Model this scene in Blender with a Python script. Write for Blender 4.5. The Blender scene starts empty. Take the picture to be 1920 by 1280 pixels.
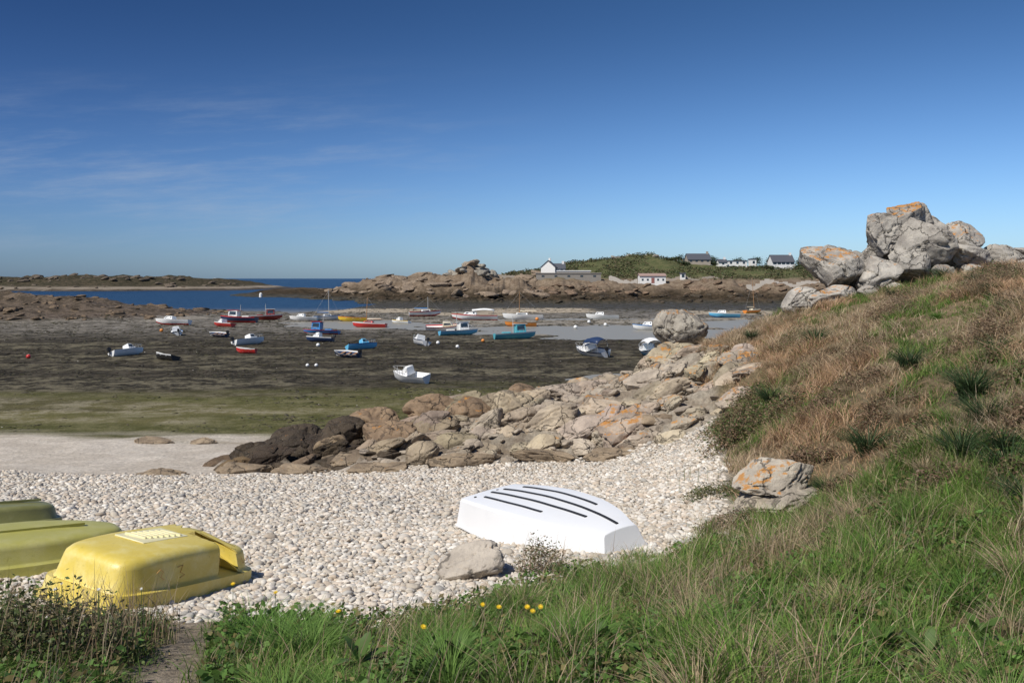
import bpy, bmesh, math, numpy as np
from mathutils import Vector, Matrix
R = np.random.RandomState(7)
scene = bpy.context.scene
col = scene.collection

# ---------------------------------------------------------------- noise
def _h(i, j, k, s):
    n = (i*374761393 + j*668265263 + k*2147483629 + s*1013904223) & 0xffffffff
    n = ((n ^ (n >> 13)) * 1274126177) & 0xffffffff
    return ((n ^ (n >> 16)) & 0xffffff) / float(0xffffff)
def vn2(x, y, s=0):
    ix = np.floor(x).astype(np.int64); iy = np.floor(y).astype(np.int64)
    fx = x-ix; fy = y-iy
    fx = fx*fx*(3-2*fx); fy = fy*fy*(3-2*fy)
    a = _h(ix, iy, 0, s); b = _h(ix+1, iy, 0, s); c = _h(ix, iy+1, 0, s); d = _h(ix+1, iy+1, 0, s)
    return (a*(1-fx)+b*fx)*(1-fy)+(c*(1-fx)+d*fx)*fy
def fbm(x, y, o=4, s=0, g=0.5):
    t = 0; a = 1; w = 0
    for i in range(o):
        t = t + a*vn2(x*2**i+17.3*i, y*2**i-9.1*i, s+i); w += a; a *= g
    return t/w
def vn3(p, s=0):
    i = np.floor(p).astype(np.int64); f = p-i; f = f*f*(3-2*f)
    r = 0
    for dx in (0, 1):
        for dy in (0, 1):
            for dz in (0, 1):
                w = (f[:, 0] if dx else 1-f[:, 0])*(f[:, 1] if dy else 1-f[:, 1])*(f[:, 2] if dz else 1-f[:, 2])
                r = r + w*_h(i[:, 0]+dx, i[:, 1]+dy, i[:, 2]+dz, s)
    return r
def fbm3(p, o=3, s=0):
    t = 0; a = 1; w = 0
    for i in range(o):
        t = t+a*vn3(p*2**i+i*5.7, s+i); w += a; a *= .5
    return t/w
def sst(a, b, x):
    t = np.clip((x-a)/(b-a), 0, 1); return t*t*(3-2*t)

# ---------------------------------------------------------------- terrain height
C = []
prof = [(-10, 5.5), (0, 5.35), (3.4, 5.12), (4.5, 4.88), (6, 4.42), (7.3, 4.05), (10.5, 3.72), (15, 3.1), (21.7, 2.1), (28, 1.25), (36, .6), (50, .2), (80, 0)]
for X in (-45, -24, -12): C += [(X, y, z) for y, z in prof]
C += [(-4.5, y, z) for y, z in prof if y < 20 or y > 34]
C += [(0, y, z) for y, z in prof if y < 20 or y > 40]
C += [(1.9, 8, 4.16), (2.6, 11, 3.8), (3.4, 15, 3.45), (4.1, 19.5, 3.15),
      (2.9, 8, 4.4), (4.1, 11.3, 4.1), (5.0, 14, 4.75), (6.9, 20, 5.45), (9.5, 28, 6.05), (6.8, 28, 4.95), (6.0, 22, 4.3),
      (3.6, 6, 4.9), (6, 10, 5.55), (10.8, 18, 6.85), (15, 25, 7.2), (13, 28, 6.8), (16.8, 28, 7.35), (20, 30, 7.9), (8, 14, 6.0), (9, 12, 6.3),
      (12, 10, 7.2), (5, 4, 5.5), (8, 0, 6.3), (10, 5, 6.8), (20, 10, 8.6), (25, 25, 8.6), (20, -8, 8), (4, -8, 5.6), (40, 10, 9), (42, 40, 6),
      (9.5, 34, 4.5), (7, 34, 3), (12, 37, 4), (16, 38, 5), (26, 42, 5), (6, 46, .3), (15, 52, .3), (30, 64, .3), (12, 43, 1.2), (40, 80, 0), (20, 80, 0),
      (-1.3, 26.5, 2.95), (2.4, 27, 3.5), (5, 27.5, 4.25), (-5.6, 25.5, 2.15), (-7.6, 24, 1.75), (-6.3, 22.3, 1.95), (-2, 21.8, 2.25), (2, 21.3, 2.6),
      (-1.3, 31, 1.5), (2.4, 31.5, 1.8), (5, 32.5, 2.4), (-6, 30, 1.0), (-1, 36, .6), (4, 39, .6)]
C = np.array(C, float)
n = len(C)
D = np.hypot(C[:, None, 0]-C[None, :, 0], C[:, None, 1]-C[None, :, 1])
A = np.zeros((n+1, n+1)); A[:n, :n] = -D; A[:n, n] = 1; A[n, :n] = 1
W = np.linalg.solve(A, np.append(C[:, 2], 0))
def rbf(x, y):
    out = np.full(x.shape, W[n])
    for k in range(n):
        out += -W[k]*np.sqrt((x-C[k, 0])**2+(y-C[k, 1])**2+.15)
    return out
SEA = -0.12
def yp(x): return np.interp(x, [-30, -6, -1, -.3, .5, 1.5, 2.4], [7.4, 6.5, 7.05, 7.85, 8.75, 9.4, 9.9])
def xh(y): return np.interp(y, [9.6, 14, 20, 24, 28, 34], [2.5, 3.5, 4.8, 5.6, 6.2, 6.6])
def rockzone(x, y):
    toe = np.interp(x, [-9, -7.5, -4, 0, 4.5], [24.0, 22.3, 21.8, 21.3, 20.4])
    back = np.interp(x, [-9, -7, -2, 6], [24.5, 26.5, 29.5, 31])
    return sst(toe-.4, toe+.4, y)*(1-sst(back-.8, back+.8, y))*sst(-8.6, -7.4, x)*(1-sst(5.6, 6.8, x))
def far_h(x, y):
    b = (fbm(x*.05, y*.05, 4, 11)-.5)*.12
    ys = np.interp(x, [-400, -200, -100, -67, -45, -38, -30], [200, 195, 200, 192, 172, 190, 900]) + (fbm(x*.08, y*.08, 3, 5)-.5)*26
    sea = sst(-4, 22, y-ys)
    b = b*(1-sea)-1.6*sea
    y0 = np.interp(x, [-48, -30, -8, 2, 12, 32, 60], [136, 124, 116, 103, 96, 96, 125])
    y1 = np.interp(x, [-48, -30, -8, 2, 12, 32, 60], [138, 143, 148, 150, 152, 152, 150])
    nn = (fbm(x*.13, y*.05, 4, 31)-.5)*30
    pool = sst(-3, 3, y+nn*.7-y0)*(1-sst(-3, 3, y-y1-nn*.3))*sst(-48, -30, x)*(1-sst(50, 75, x))
    brk = fbm(x*.045+4, y*.10, 5, 33, .6)
    b = b-.22*pool*sst(.40, .52, brk)+.10*pool*(1-sst(.38, .5, brk))
    yf = np.interp(x, [-135, -115, -90, -66, -40, 0, 80, 160, 400], [420, 350, 318, 292, 246, 232, 226, 205, 190]) + (fbm(x*.06, y*.02, 4, 71)-.5)*24
    top = np.interp(x, [-125, -112, -90, -72, -62, -48, -40, -25, -12, 10, 60, 400], [0, 1.8, 2.8, 2.6, 4.6, 7.2, 7.4, 7.8, 8.0, 6.5, 6.1, 6.1])
    t = (y-yf)/52.
    rough = fbm(x*.12, y*.09, 5, 9, .6)
    pt = top*sst(-.05, 1, t+(rough-.5)*.55)*(.72+.56*rough)
    pt = pt*(1-sst(60, 110, y-yf)*(1-sst(-30, 10, x)))
    back = np.interp(x, [-30, -5, 10, 35, 60, 75, 90, 120, 200, 400], [0, 1.5, 3.6, 8.2, 9.6, 7.0, 5.2, 4.8, 5, 5])
    pt = pt+back*sst(52, 135, y-yf)
    kn = 4.2*np.exp(-(((x+13)/6.5)**2+((y-272)/10.)**2))*(.7+.6*fbm(x*.3, y*.3, 3, 91))
    kn2 = 2.0*np.exp(-(((x-54)/9)**2+((y-372)/10.)**2))
    pt = np.where(x > -140, pt, 0)+kn+kn2
    pt = pt*(1-sst(560, 700, y))
    yi = 478+(fbm(x*.02, y*0, 3, 41)-.5)*40+(fbm(x*.12, y*.05, 3, 43)-.5)*22
    it = np.interp(x, [-600, -300, -250, -215, -190, -172, -160], [6.4, 7.6, 8.2, 7.0, 5.0, 2.0, 0])
    rgh = fbm(x*.10, y*.06, 5, 45, .62)
    isl = it*(sst(0, 14, y-yi)*.25+sst(14, 60, y-yi)*.75)*(.55+.9*rgh)*(1-sst(120, 200, y-yi))
    oc = 4.0*np.interp(x, [-200, -100, -88, -76, -62, -52], [.9, .95, 1, .62, .25, 0])*np.exp(-((y-158-(x+80)*.1)/17.)**2)*(.45+1.1*fbm(x*.22, y*.2, 5, 51, .6))
    h = b+oc
    h = np.maximum(h, np.where(pt > .12, pt, -9))
    h = np.maximum(h, np.where(isl > .1, isl-.3, -9))
    edge = sst(480, 590, np.abs(x)) + sst(760, 860, y)
    return h*(1-np.clip(edge, 0, 1))-3*np.clip(edge, 0, 1)
def H(x, y, detail=True):
    x = np.asarray(x, float); y = np.asarray(y, float)
    w = sst(52, 78, y)
    w = np.maximum(w, sst(46, 70, np.abs(x)))
    near = rbf(x, y)
    f = far_h(x, np.maximum(y, 60))
    if detail:
        rz = rockzone(x, y)
        rg = np.abs(fbm(x*.7+.3*y, y*.9, 4, 3)-.5)*2
        near = near+(fbm(x*.45, y*.45, 3, 1)-.5)*.16*(y < 40)+(.22-.8*rg+(fbm(x*1.7, y*1.7, 4, 4)-.5)*.4)*rz
        hm = sst(-.4, 1.2, x-xh(y))
        near = near+(fbm(x*.8, y*.8, 4, 6)-.5)*.42*hm*(y > 7)*(y < 40)
        near = near+(fbm(x*.3, y*.25, 4, 19)-.5)*.12*sst(30, 45, y)
        near = near+(fbm(x*1.8, y*1.8, 3, 24)-.5)*.13*(1-sst(-.3, .3, y-yp(x)))
    return near*(1-w)+f*w
def hz(x, y): return float(H(np.array([x]), np.array([y]))[0])

# ---------------------------------------------------------------- mesh + material helpers
def np_mesh(name, V, F, smooth=True):
    me = bpy.data.meshes.new(name)
    V = np.ascontiguousarray(V, dtype=np.float32); F = np.ascontiguousarray(F, dtype=np.int32)
    me.vertices.add(len(V)); me.vertices.foreach_set("co", V.ravel())
    k = F.shape[1]
    me.loops.add(F.size); me.loops.foreach_set("vertex_index", F.ravel())
    me.polygons.add(len(F)); me.polygons.foreach_set("loop_start", np.arange(0, F.size, k, dtype=np.int32))
    me.polygons.foreach_set("use_smooth", np.full(len(F), smooth, dtype=bool))
    me.update(calc_edges=True)
    return me
def add_col(me, name, c):
    a = me.color_attributes.new(name, 'FLOAT_COLOR', 'POINT')
    cc = np.ones((len(me.vertices), 4), dtype=np.float32); cc[:, :3] = c
    a.data.foreach_set("color", cc.ravel())
def obj(name, me, parent=None, label=None, cat=None, group=None, kind=None, loc=None):
    o = bpy.data.objects.new(name, me); col.objects.link(o)
    if parent: o.parent = parent
    if loc is not None: o.location = loc
    if label: o["label"] = label
    if cat: o["category"] = cat
    if group: o["group"] = group
    if kind: o["kind"] = kind
    return o
def newmat(name):
    m = bpy.data.materials.new(name); m.use_nodes = True
    nt = m.node_tree; nt.nodes.clear()
    out = nt.nodes.new("ShaderNodeOutputMaterial"); p = nt.nodes.new("ShaderNodeBsdfPrincipled")
    nt.links.new(p.outputs[0], out.inputs[0])
    return m, nt, p, out
def N(nt, t, **kw):
    nd = nt.nodes.new(t)
    for k, v in kw.items(): setattr(nd, k, v)
    return nd
def mix(nt, f, a, b, mode='MIX'):
    m = nt.nodes.new("ShaderNodeMix"); m.data_type = 'RGBA'; m.blend_type = mode
    for s, v in ((0, f), (6, a), (7, b)):
        if hasattr(v, 'links'): nt.links.new(v, m.inputs[s])
        else: m.inputs[s].default_value = v if s == 0 else (*v[:3], 1)
    return m.outputs[2]
def math_(nt, op, a, b=0., clamp=False):
    m = nt.nodes.new("ShaderNodeMath"); m.operation = op; m.use_clamp = clamp
    for s, v in ((0, a), (1, b)):
        if hasattr(v, 'links'): nt.links.new(v, m.inputs[s])
        else: m.inputs[s].default_value = v
    return m.outputs[0]
def noise(nt, vec, scale, detail=6, rough=.6, out=0):
    nd = N(nt, "ShaderNodeTexNoise"); nd.inputs['Scale'].default_value = scale
    nd.inputs['Detail'].default_value = detail; nd.inputs['Roughness'].default_value = rough
    if vec is not None: nt.links.new(vec, nd.inputs['Vector'])
    return nd.outputs[out]
def ramp(nt, f, a, b):
    m = nt.nodes.new("ShaderNodeMapRange"); m.interpolation_type = 'SMOOTHSTEP'
    m.inputs[1].default_value = a; m.inputs[2].default_value = b
    nt.links.new(f, m.inputs[0]); return m.outputs[0]
def bump(nt, p, h, strength, dist):
    b = N(nt, "ShaderNodeBump"); b.inputs['Strength'].default_value = strength; b.inputs['Distance'].default_value = dist
    nt.links.new(h, b.inputs['Height']); nt.links.new(b.outputs[0], p.inputs['Normal']); return b

def terrain_mat():
    m, nt, p, o = newmat("ground_material")
    pos = N(nt, "ShaderNodeNewGeometry").outputs['Position']
    a = N(nt, "ShaderNodeAttribute", attribute_name="tint_a"); b = N(nt, "ShaderNodeAttribute", attribute_name="tint_b")
    n1 = noise(nt, pos, .45, 14, .72); n2 = noise(nt, pos, 9, 8, .7); n3 = noise(nt, pos, 1.7, 10, .75)
    f = ramp(nt, math_(nt, 'ADD', n1, math_(nt, 'MULTIPLY', math_(nt, 'SUBTRACT', n3, .5), .8)), .42, .6)
    c = mix(nt, f, a.outputs[0], b.outputs[0])
    g = ramp(nt, n2, .25, .75)
    c = mix(nt, .75, c, mix(nt, g, (.5, .5, .5), (1.4, 1.4, 1.4)), 'MULTIPLY')
    nt.links.new(c, p.inputs['Base Color'])
    w = N(nt, "ShaderNodeAttribute", attribute_name="wet")
    sep = N(nt, "ShaderNodeSeparateColor"); nt.links.new(w.outputs[0], sep.inputs[0])
    r = math_(nt, 'SUBTRACT', .95, math_(nt, 'MULTIPLY', sep.outputs[0], math_(nt, 'ADD', .1, math_(nt, 'MULTIPLY', f, .45))))
    nt.links.new(r, p.inputs['Roughness'])
    nt.links.new(math_(nt, 'ADD', .08, math_(nt, 'MULTIPLY', sep.outputs[0], .3)), p.inputs['Specular IOR Level'])
    hsum = math_(nt, 'ADD', n2, math_(nt, 'MULTIPLY', n3, 1.5))
    bump(nt, p, hsum, .7, .1)
    return m
def attr_mat(name, rough=.7, transl=0., bumps=0., bscale=30, var=.25, vscale=20):
    m, nt, p, o = newmat(name)
    a = N(nt, "ShaderNodeAttribute", attribute_name="tint")
    pos = N(nt, "ShaderNodeNewGeometry").outputs['Position']
    nn = noise(nt, pos, vscale, 4, .6)
    c = mix(nt, 1., a.outputs[0], mix(nt, nn, (1-var,)*3, (1+var,)*3), 'MULTIPLY')
    nt.links.new(c, p.inputs['Base Color']); p.inputs['Roughness'].default_value = rough
    p.inputs['Specular IOR Level'].default_value = .25
    if bumps: bump(nt, p, noise(nt, pos, bscale, 5, .6), bumps, .02)
    if transl:
        t = N(nt, "ShaderNodeBsdfTranslucent"); nt.links.new(c, t.inputs[0])
        ms = N(nt, "ShaderNodeMixShader"); ms.inputs[0].default_value = transl
        nt.links.new(p.outputs[0], ms.inputs[1]); nt.links.new(t.outputs[0], ms.inputs[2]); nt.links.new(ms.outputs[0], o.inputs[0])
    return m
def rock_mat():
    m, nt, p, o = newmat("granite_material")
    geo = N(nt, "ShaderNodeNewGeometry"); pos = geo.outputs['Position']
    oi = N(nt, "ShaderNodeObjectInfo")
    n1 = noise(nt, pos, 1.6, 8, .65); n2 = noise(nt, pos, 14, 6, .7); n3 = noise(nt, pos, 45, 3, .7)
    c = mix(nt, ramp(nt, n1, .35, .65), (.68, .65, .62), (1.2, 1.17, 1.1))
    c = mix(nt, 1., oi.outputs['Color'], c, 'MULTIPLY')
    c = mix(nt, math_(nt, 'MULTIPLY', ramp(nt, n2, .56, .72), .55), c, (.09, .085, .075))
    c = mix(nt, math_(nt, 'MULTIPLY', ramp(nt, n3, .58, .7), .3), c, (.5, .48, .44))
    v = N(nt, "ShaderNodeTexVoronoi", feature='DISTANCE_TO_EDGE'); v.inputs['Scale'].default_value = 1.1
    wv = N(nt, "ShaderNodeVectorMath", operation='MULTIPLY_ADD'); nt.links.new(noise(nt, pos, 1.5, 4, .6, 1), wv.inputs[0])
    wv.inputs[1].default_value = (.9, .9, .9); nt.links.new(pos, wv.inputs[2]); nt.links.new(wv.outputs[0], v.inputs['Vector'])
    crack = ramp(nt, v.outputs[0], 0., .03)
    c = mix(nt, math_(nt, 'MULTIPLY', math_(nt, 'SUBTRACT', 1., crack), .65), c, (.05, .042, .035))
    sep = N(nt, "ShaderNodeSeparateXYZ"); nt.links.new(geo.outputs['Normal'], sep.inputs[0])
    up = ramp(nt, sep.outputs[2], .3, .9)
    ln = ramp(nt, math_(nt, 'ADD', math_(nt, 'ADD', noise(nt, pos, 4.0, 9, .75), math_(nt, 'MULTIPLY', up, .17)), math_(nt, 'MULTIPLY', oi.outputs['Alpha'], .20)), .79, .85)
    lc = mix(nt, noise(nt, pos, 6, 5, .7), (.46, .15, .015), (.50, .27, .06))
    c = mix(nt, math_(nt, 'MULTIPLY', ln, .85), c, lc)
    nt.links.new(c, p.inputs['Base Color']); p.inputs['Roughness'].default_value = .85; p.inputs['Specular IOR Level'].default_value = .25
    hh = math_(nt, 'ADD', math_(nt, 'ADD', n1, math_(nt, 'MULTIPLY', n2, .35)), math_(nt, 'MULTIPLY', crack, .35))
    bump(nt, p, hh, .8, .11)
    return m
_mc = {}
def paint(name, c, rough=.35, wear=.25, scale=6, metal=0.):
    key = (name, c)
    if key in _mc: return _mc[key]
    m, nt, p, o = newmat(name+"_paint")
    tc = N(nt, "ShaderNodeTexCoord").outputs['Object']
    n1 = noise(nt, tc, scale, 8, .7)
    d = tuple(v*.55+.02 for v in c)
    cc = mix(nt, math_(nt, 'MULTIPLY', ramp(nt, n1, .5, .75), wear), c, d)
    nt.links.new(cc, p.inputs['Base Color']); p.inputs['Metallic'].default_value = metal
    nt.links.new(math_(nt, 'ADD', rough-.1, math_(nt, 'MULTIPLY', n1, .25)), p.inputs['Roughness'])
    _mc[key] = m; return m

# ---------------------------------------------------------------- camera, light, world
cam = bpy.data.cameras.new("camera"); co = bpy.data.objects.new("camera", cam); col.objects.link(co)
cam.sensor_width = 36; cam.lens = 30; cam.shift_y = -118/1920.; cam.clip_end = 60000; cam.clip_start = .05
co.location = (0, 0, 7); co.rotation_euler = (math.radians(90), 0, 0); scene.camera = co
sd = Vector((-.60, -.60, 1.0)).normalized()
sun = bpy.data.lights.new("sun", 'SUN'); sun.energy = 4.8; sun.angle = math.radians(.5); sun.color = (1, .95, .87)
so = bpy.data.objects.new("sun", sun); col.objects.link(so); so.rotation_euler = sd.to_track_quat('Z', 'Y').to_euler()
w = bpy.data.worlds.new("World"); scene.world = w; w.use_nodes = True
nt = w.node_tree; nt.nodes.clear()
wo = nt.nodes.new("ShaderNodeOutputWorld"); bg = nt.nodes.new("ShaderNodeBackground"); nt.links.new(bg.outputs[0], wo.inputs[0])
sky = nt.nodes.new("ShaderNodeTexSky"); sky.sky_type = 'NISHITA'; sky.sun_disc = False
sky.sun_elevation = math.asin(sd.z); sky.sun_rotation = math.atan2(sd.x, sd.y); sky.air_density = 1.0; sky.dust_density = .6; sky.ozone_density = 3.0
bg.inputs[1].default_value = .08
tc = N(nt, "ShaderNodeTexCoord").outputs['Generated']
sep = N(nt, "ShaderNodeSeparateXYZ"); nt.links.new(tc, sep.inputs[0])
elev = sep.outputs[2]
ya = math_(nt, 'MAXIMUM', math_(nt, 'ABSOLUTE', sep.outputs[1]), .05)
az = math_(nt, 'DIVIDE', sep.outputs[0], ya); el = math_(nt, 'DIVIDE', sep.outputs[2], ya)
tint = mix(nt, ramp(nt, elev, -.08, .34), (1.0, 1.34, 1.95), (.31, .52, .80))
side = mix(nt, ramp(nt, az, -.8, .5), (.54, .60, .70), (1.12, 1.12, 1.08))
tint = mix(nt, 1., tint, side, 'MULTIPLY')
skyc = mix(nt, 1., sky.outputs[0], tint, 'MULTIPLY')
cv = N(nt, "ShaderNodeCombineXYZ")
nt.links.new(math_(nt, 'MULTIPLY', az, 2.4), cv.inputs[0])
nt.links.new(math_(nt, 'MULTIPLY', math_(nt, 'SUBTRACT', el, math_(nt, 'MULTIPLY', az, .05)), 17.), cv.inputs[1])
n1 = noise(nt, cv.outputs[0], 1.5, 9, .66)
band = math_(nt, 'MULTIPLY', math_(nt, 'MULTIPLY', ramp(nt, el, .02, .06), math_(nt, 'SUBTRACT', 1., ramp(nt, el, .13, .27))), math_(nt, 'SUBTRACT', 1., ramp(nt, az, -.3, .1)))
cl = math_(nt, 'MULTIPLY', math_(nt, 'MULTIPLY', ramp(nt, n1, .42, .8), band), .42)
skyc = mix(nt, cl, skyc, (5.2, 6.0, 7.2))
nt.links.new(skyc, bg.inputs[0])
scene.view_settings.view_transform = 'Standard'; scene.view_settings.look = 'None'; scene.view_settings.exposure = 0

# ---------------------------------------------------------------- terrain mesh
def grow(start, step, ratio, end):
    out = [start]; s = step
    while out[-1] < end: s *= ratio; out.append(out[-1]+s)
    return np.array(out)
xs = np.concatenate([-grow(14, .14, 1.016, 600)[::-1], np.arange(-13.88, 18, .12), grow(18, .14, 1.016, 600)])
ys = np.concatenate([np.arange(-10, 0, .4), np.arange(0, 33, .12), grow(33, .14, 1.008, 900)])
GX, GY = np.meshgrid(xs, ys); gx = GX.ravel(); gy = GY.ravel()
gz = H(gx, gy)
nx, ny = len(xs), len(ys)
ii = np.arange(nx-1)[None, :]+np.arange(ny-1)[:, None]*nx
F = np.stack([ii, ii+1, ii+1+nx, ii+nx], -1).reshape(-1, 4)
me = np_mesh("ground", np.stack([gx, gy, gz], 1), F)
def L3(a, b, t):
    a = np.asarray(a, float); b = np.asarray(b, float); return a*(1-t[:, None])+b*t[:, None]
lf = fbm(gx*.05, gy*.05, 4, 61); mf = fbm(gx*.25, gy*.25, 4, 62); bf = fbm(gx*.04, gy*.22, 5, 63, .6)
ca = L3((.085, .085, .030), (.15, .135, .058), sst(.4, .6, bf)); cb = L3((.15, .14, .065), (.28, .25, .165), sst(.45, .62, bf))
t = sst(44, 58, gy+(bf-.5)*30)
ca = L3(ca, (.030, .026, .019), t); cb = L3(cb, (.085, .073, .053), t*(1-.4*sst(.52, .62, bf)))
t = sst(95, 130, gy+(lf-.5)*40)
ca = L3(ca, (.060, .053, .036), t); cb = L3(cb, (.28, .245, .19), t)
t = sst(165, 215, gy+(lf-.5)*30)
ca = L3(ca, (.030, .028, .017), t); cb = L3(cb, (.08, .068, .045), t)
wet = sst(90, 120, gy)*.9
pb = sst(.03, .09, gz)*(gy > 95)*(gy < 152)*(np.abs(gx) < 60)
ca = L3(ca, (.24, .21, .165), pb*.8); cb = L3(cb, (.38, .34, .275), pb*.8)
for (x0, x1, yc, hw) in ((-42, -16, 186, 13), (-9, 19, 188, 15), (-22, 2, 168, 8), (30, 60, 176, 10)):
    m_ = np.exp(-(((gx-(x0+x1)/2)/((x1-x0)/2))**4))*np.exp(-((gy-yc)/hw)**4)*(.6+.8*mf)
    m_ = sst(.3, .7, m_)
    ca = L3(ca, (.34, .29, .22), m_); cb = L3(cb, (.40, .34, .26), m_); wet = wet*(1-m_)
t = (1-sst(32, 36.5, gy+(fbm(gx*.25, gy*.5, 4, 77)-.5)*6))*(gy < 60)
ca = L3(ca, (.54, .475, .395), t); cb = L3(cb, (.64, .575, .49), t); wet = wet*(1-t)
wl = np.exp(-((gy-32.5-(mf-.5)*2)/.9)**2)*.6*sst(.4, .6, fbm(gx*.3, gy*.6, 4, 79))
ca = L3(ca, (.26, .20, .12), wl)
t = (1-sst(21, 22, gy+(mf-.5)*1.6))
ca = L3(ca, (.46, .415, .35), t); cb = L3(cb, (.55, .50, .43), t)
t = rockzone(gx, gy); tR = np.clip((gx+8)/10, 0, 1)
ca = L3(ca, L3((.09, .068, .045), (.36, .315, .25), tR), t); cb = L3(cb, L3((.15, .11, .075), (.25, .205, .155), tR), t)
gm = np.maximum(1-sst(-.2, .2, gy-yp(gx)), sst(-.15, .25, gx-xh(gy))*(gy < 44))*(gy < 44)
ca = L3(ca, (.15, .12, .07), gm); cb = L3(cb, (.24, .18, .11), gm)
gfor = 1-sst(-.5, 1, gy-yp(gx))
ca = L3(ca, (.07, .075, .03), gfor*gm)
def pathd(x, y):
    tt = np.clip((y-4.)/3.2, -1, 1.3); return np.abs(x-(-1.72-.95*tt))
pm_ = (1-sst(.14, .34, pathd(gx, gy)))*(gy < 7.5)
ca = L3(ca, (.28, .23, .17), pm_); cb = L3(cb, (.36, .30, .23), pm_)
far = sst(150, 200, gy)*sst(.25, 1.2, gz)
hh = sst(1.8, 5.2, gz+(mf-.5)*2.5)
fa = L3((.026, .021, .013), (.16, .118, .082), hh); fb = L3((.075, .054, .034), (.25, .195, .14), hh)
veg = sst(6.4, 7.8, gz+(mf-.5)*1.5)*sst(-10, 25, gx)*sst(250, 285, gy)
fa = L3(fa, (.07, .085, .035), veg); fb = L3(fb, (.13, .125, .06), veg)
ca = L3(ca, fa, far); cb = L3(cb, fb, far)
out_ = (gy > 110)*(gy < 215)*(gx < -40)*sst(.2, .7, gz)
ca = L3(ca, (.05, .036, .021), out_); cb = L3(cb, (.16, .12, .08), out_)
isl = (gy > 430)*(gx < -140)
i2 = sst(1.6, 2.4, gz+(mf-.5)); i0 = sst(.7, 1.3, gz+(mf-.5))
ia = L3(L3((.045, .036, .024), (.26, .22, .17), i0), (.035, .034, .020), i2); ib = L3(L3((.09, .07, .05), (.30, .25, .20), i0), (.09, .072, .048), i2)
ca = np.where(isl[:, None], ia, ca); cb = np.where(isl[:, None], ib, cb)
wet = wet*(1-far)
add_col(me, "tint_a", ca); add_col(me, "tint_b", cb); add_col(me, "wet", np.stack([wet]*3, 1))
me.materials.append(terrain_mat())
obj("ground", me, kind="structure", label="sloping shore ground of sand, weedy tidal flat and turf", cat="ground")

# sea
m, nt, p, o = newmat("sea_material")
pos = N(nt, "ShaderNodeNewGeometry").outputs['Position']
sp = N(nt, "ShaderNodeSeparateXYZ"); nt.links.new(pos, sp.inputs[0])
fy = ramp(nt, sp.outputs[1], 155, 215)
nt.links.new(mix(nt, fy, (.26, .25, .215), (.012, .045, .10)), p.inputs['Base Color'])
p.inputs['IOR'].default_value = 1.33
nt.links.new(math_(nt, 'SUBTRACT', .40, math_(nt, 'MULTIPLY', fy, .08)), p.inputs['Roughness'])
nt.links.new(math_(nt, 'ADD', .28, math_(nt, 'MULTIPLY', fy, .22)), p.inputs['Specular IOR Level'])
n1 = noise(nt, pos, 1.3, 6, .65); n2 = noise(nt, pos, .12, 5, .6)
b = bump(nt, p, math_(nt, 'ADD', n1, math_(nt, 'MULTIPLY', n2, 4)), .5, 1.2)
nt.links.new(math_(nt, 'ADD', .02, math_(nt, 'MULTIPLY', fy, .6)), b.inputs['Strength'])
Vs = [(-30000, 40, SEA), (30000, 40, SEA), (30000, 40000, SEA), (-30000, 40000, SEA)]
me = np_mesh("sea_water", np.array(Vs), np.array([[0, 1, 2, 3]])); me.materials.append(m)
obj("sea_water", me, kind="structure", label="calm dark blue sea reaching the horizon", cat="sea")

# ---------------------------------------------------------------- rocks
def ico(sub):
    bm = bmesh.new(); bmesh.ops.create_icosphere(bm, subdivisions=sub, radius=1)
    V = np.array([v.co[:] for v in bm.verts]); F = np.array([[v.index for v in f.verts] for f in bm.faces]); bm.free(); return V, F
ICO = {k: ico(k) for k in (1, 2, 3, 4, 5)}
RM = rock_mat()
def rock_vf(seed, sub=5, planes=9, lo=.52, hi=.86, amp=.11, soft=.9):
    r = np.random.RandomState(seed); V, F = ICO[sub]; V = V.copy()
    for _ in range(planes):
        nrm = r.normal(size=3); nrm /= np.linalg.norm(nrm); d = r.uniform(lo, hi)
        e = np.maximum(V@nrm-d, 0); V -= nrm*(e*soft)[:, None]
    U = V/np.linalg.norm(V, axis=1)[:, None]
    nn = fbm3(V*1.6+seed, 4, seed)-.5
    cr = fbm3(V*1.5+seed*3.1, 2, seed+9)-.5; cr2 = fbm3(V*2.6+seed*1.7, 2, seed+19)-.5
    V = V+U*(nn*amp*2-.14*np.exp(-(cr/.02)**2)-.06*np.exp(-(cr2/.018)**2))[:, None]
    V = V+U*((fbm3(V*7, 2, seed+3)-.5)*.05)[:, None]
    V /= np.abs(V).max(axis=0)
    return V, F
def rock_mesh(*a, **k):
    V, F = rock_vf(*a, **k); me = np_mesh("boulder", V, F); me.materials.append(RM); return me
rocks5 = [rock_mesh(100+i) for i in range(16)]
rocksA = [rock_mesh(140+i, 5, 13, .45, .8, .09, .95) for i in range(16)]
def boulder(mesh, loc, scale, rot, color, lichen, label, group=None, name="boulder"):
    o = obj(name, mesh, label=label, cat="rock", group=group, loc=loc)
    o.scale = scale; o.rotation_euler = rot; o.color = (*color, lichen); return o
def eul(rx, ry, rz): return np.array(Matrix.Rotation(rz, 3, 'Z')@Matrix.Rotation(ry, 3, 'Y')@Matrix.Rotation(rx, 3, 'X'))
cnt = 0
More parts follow.
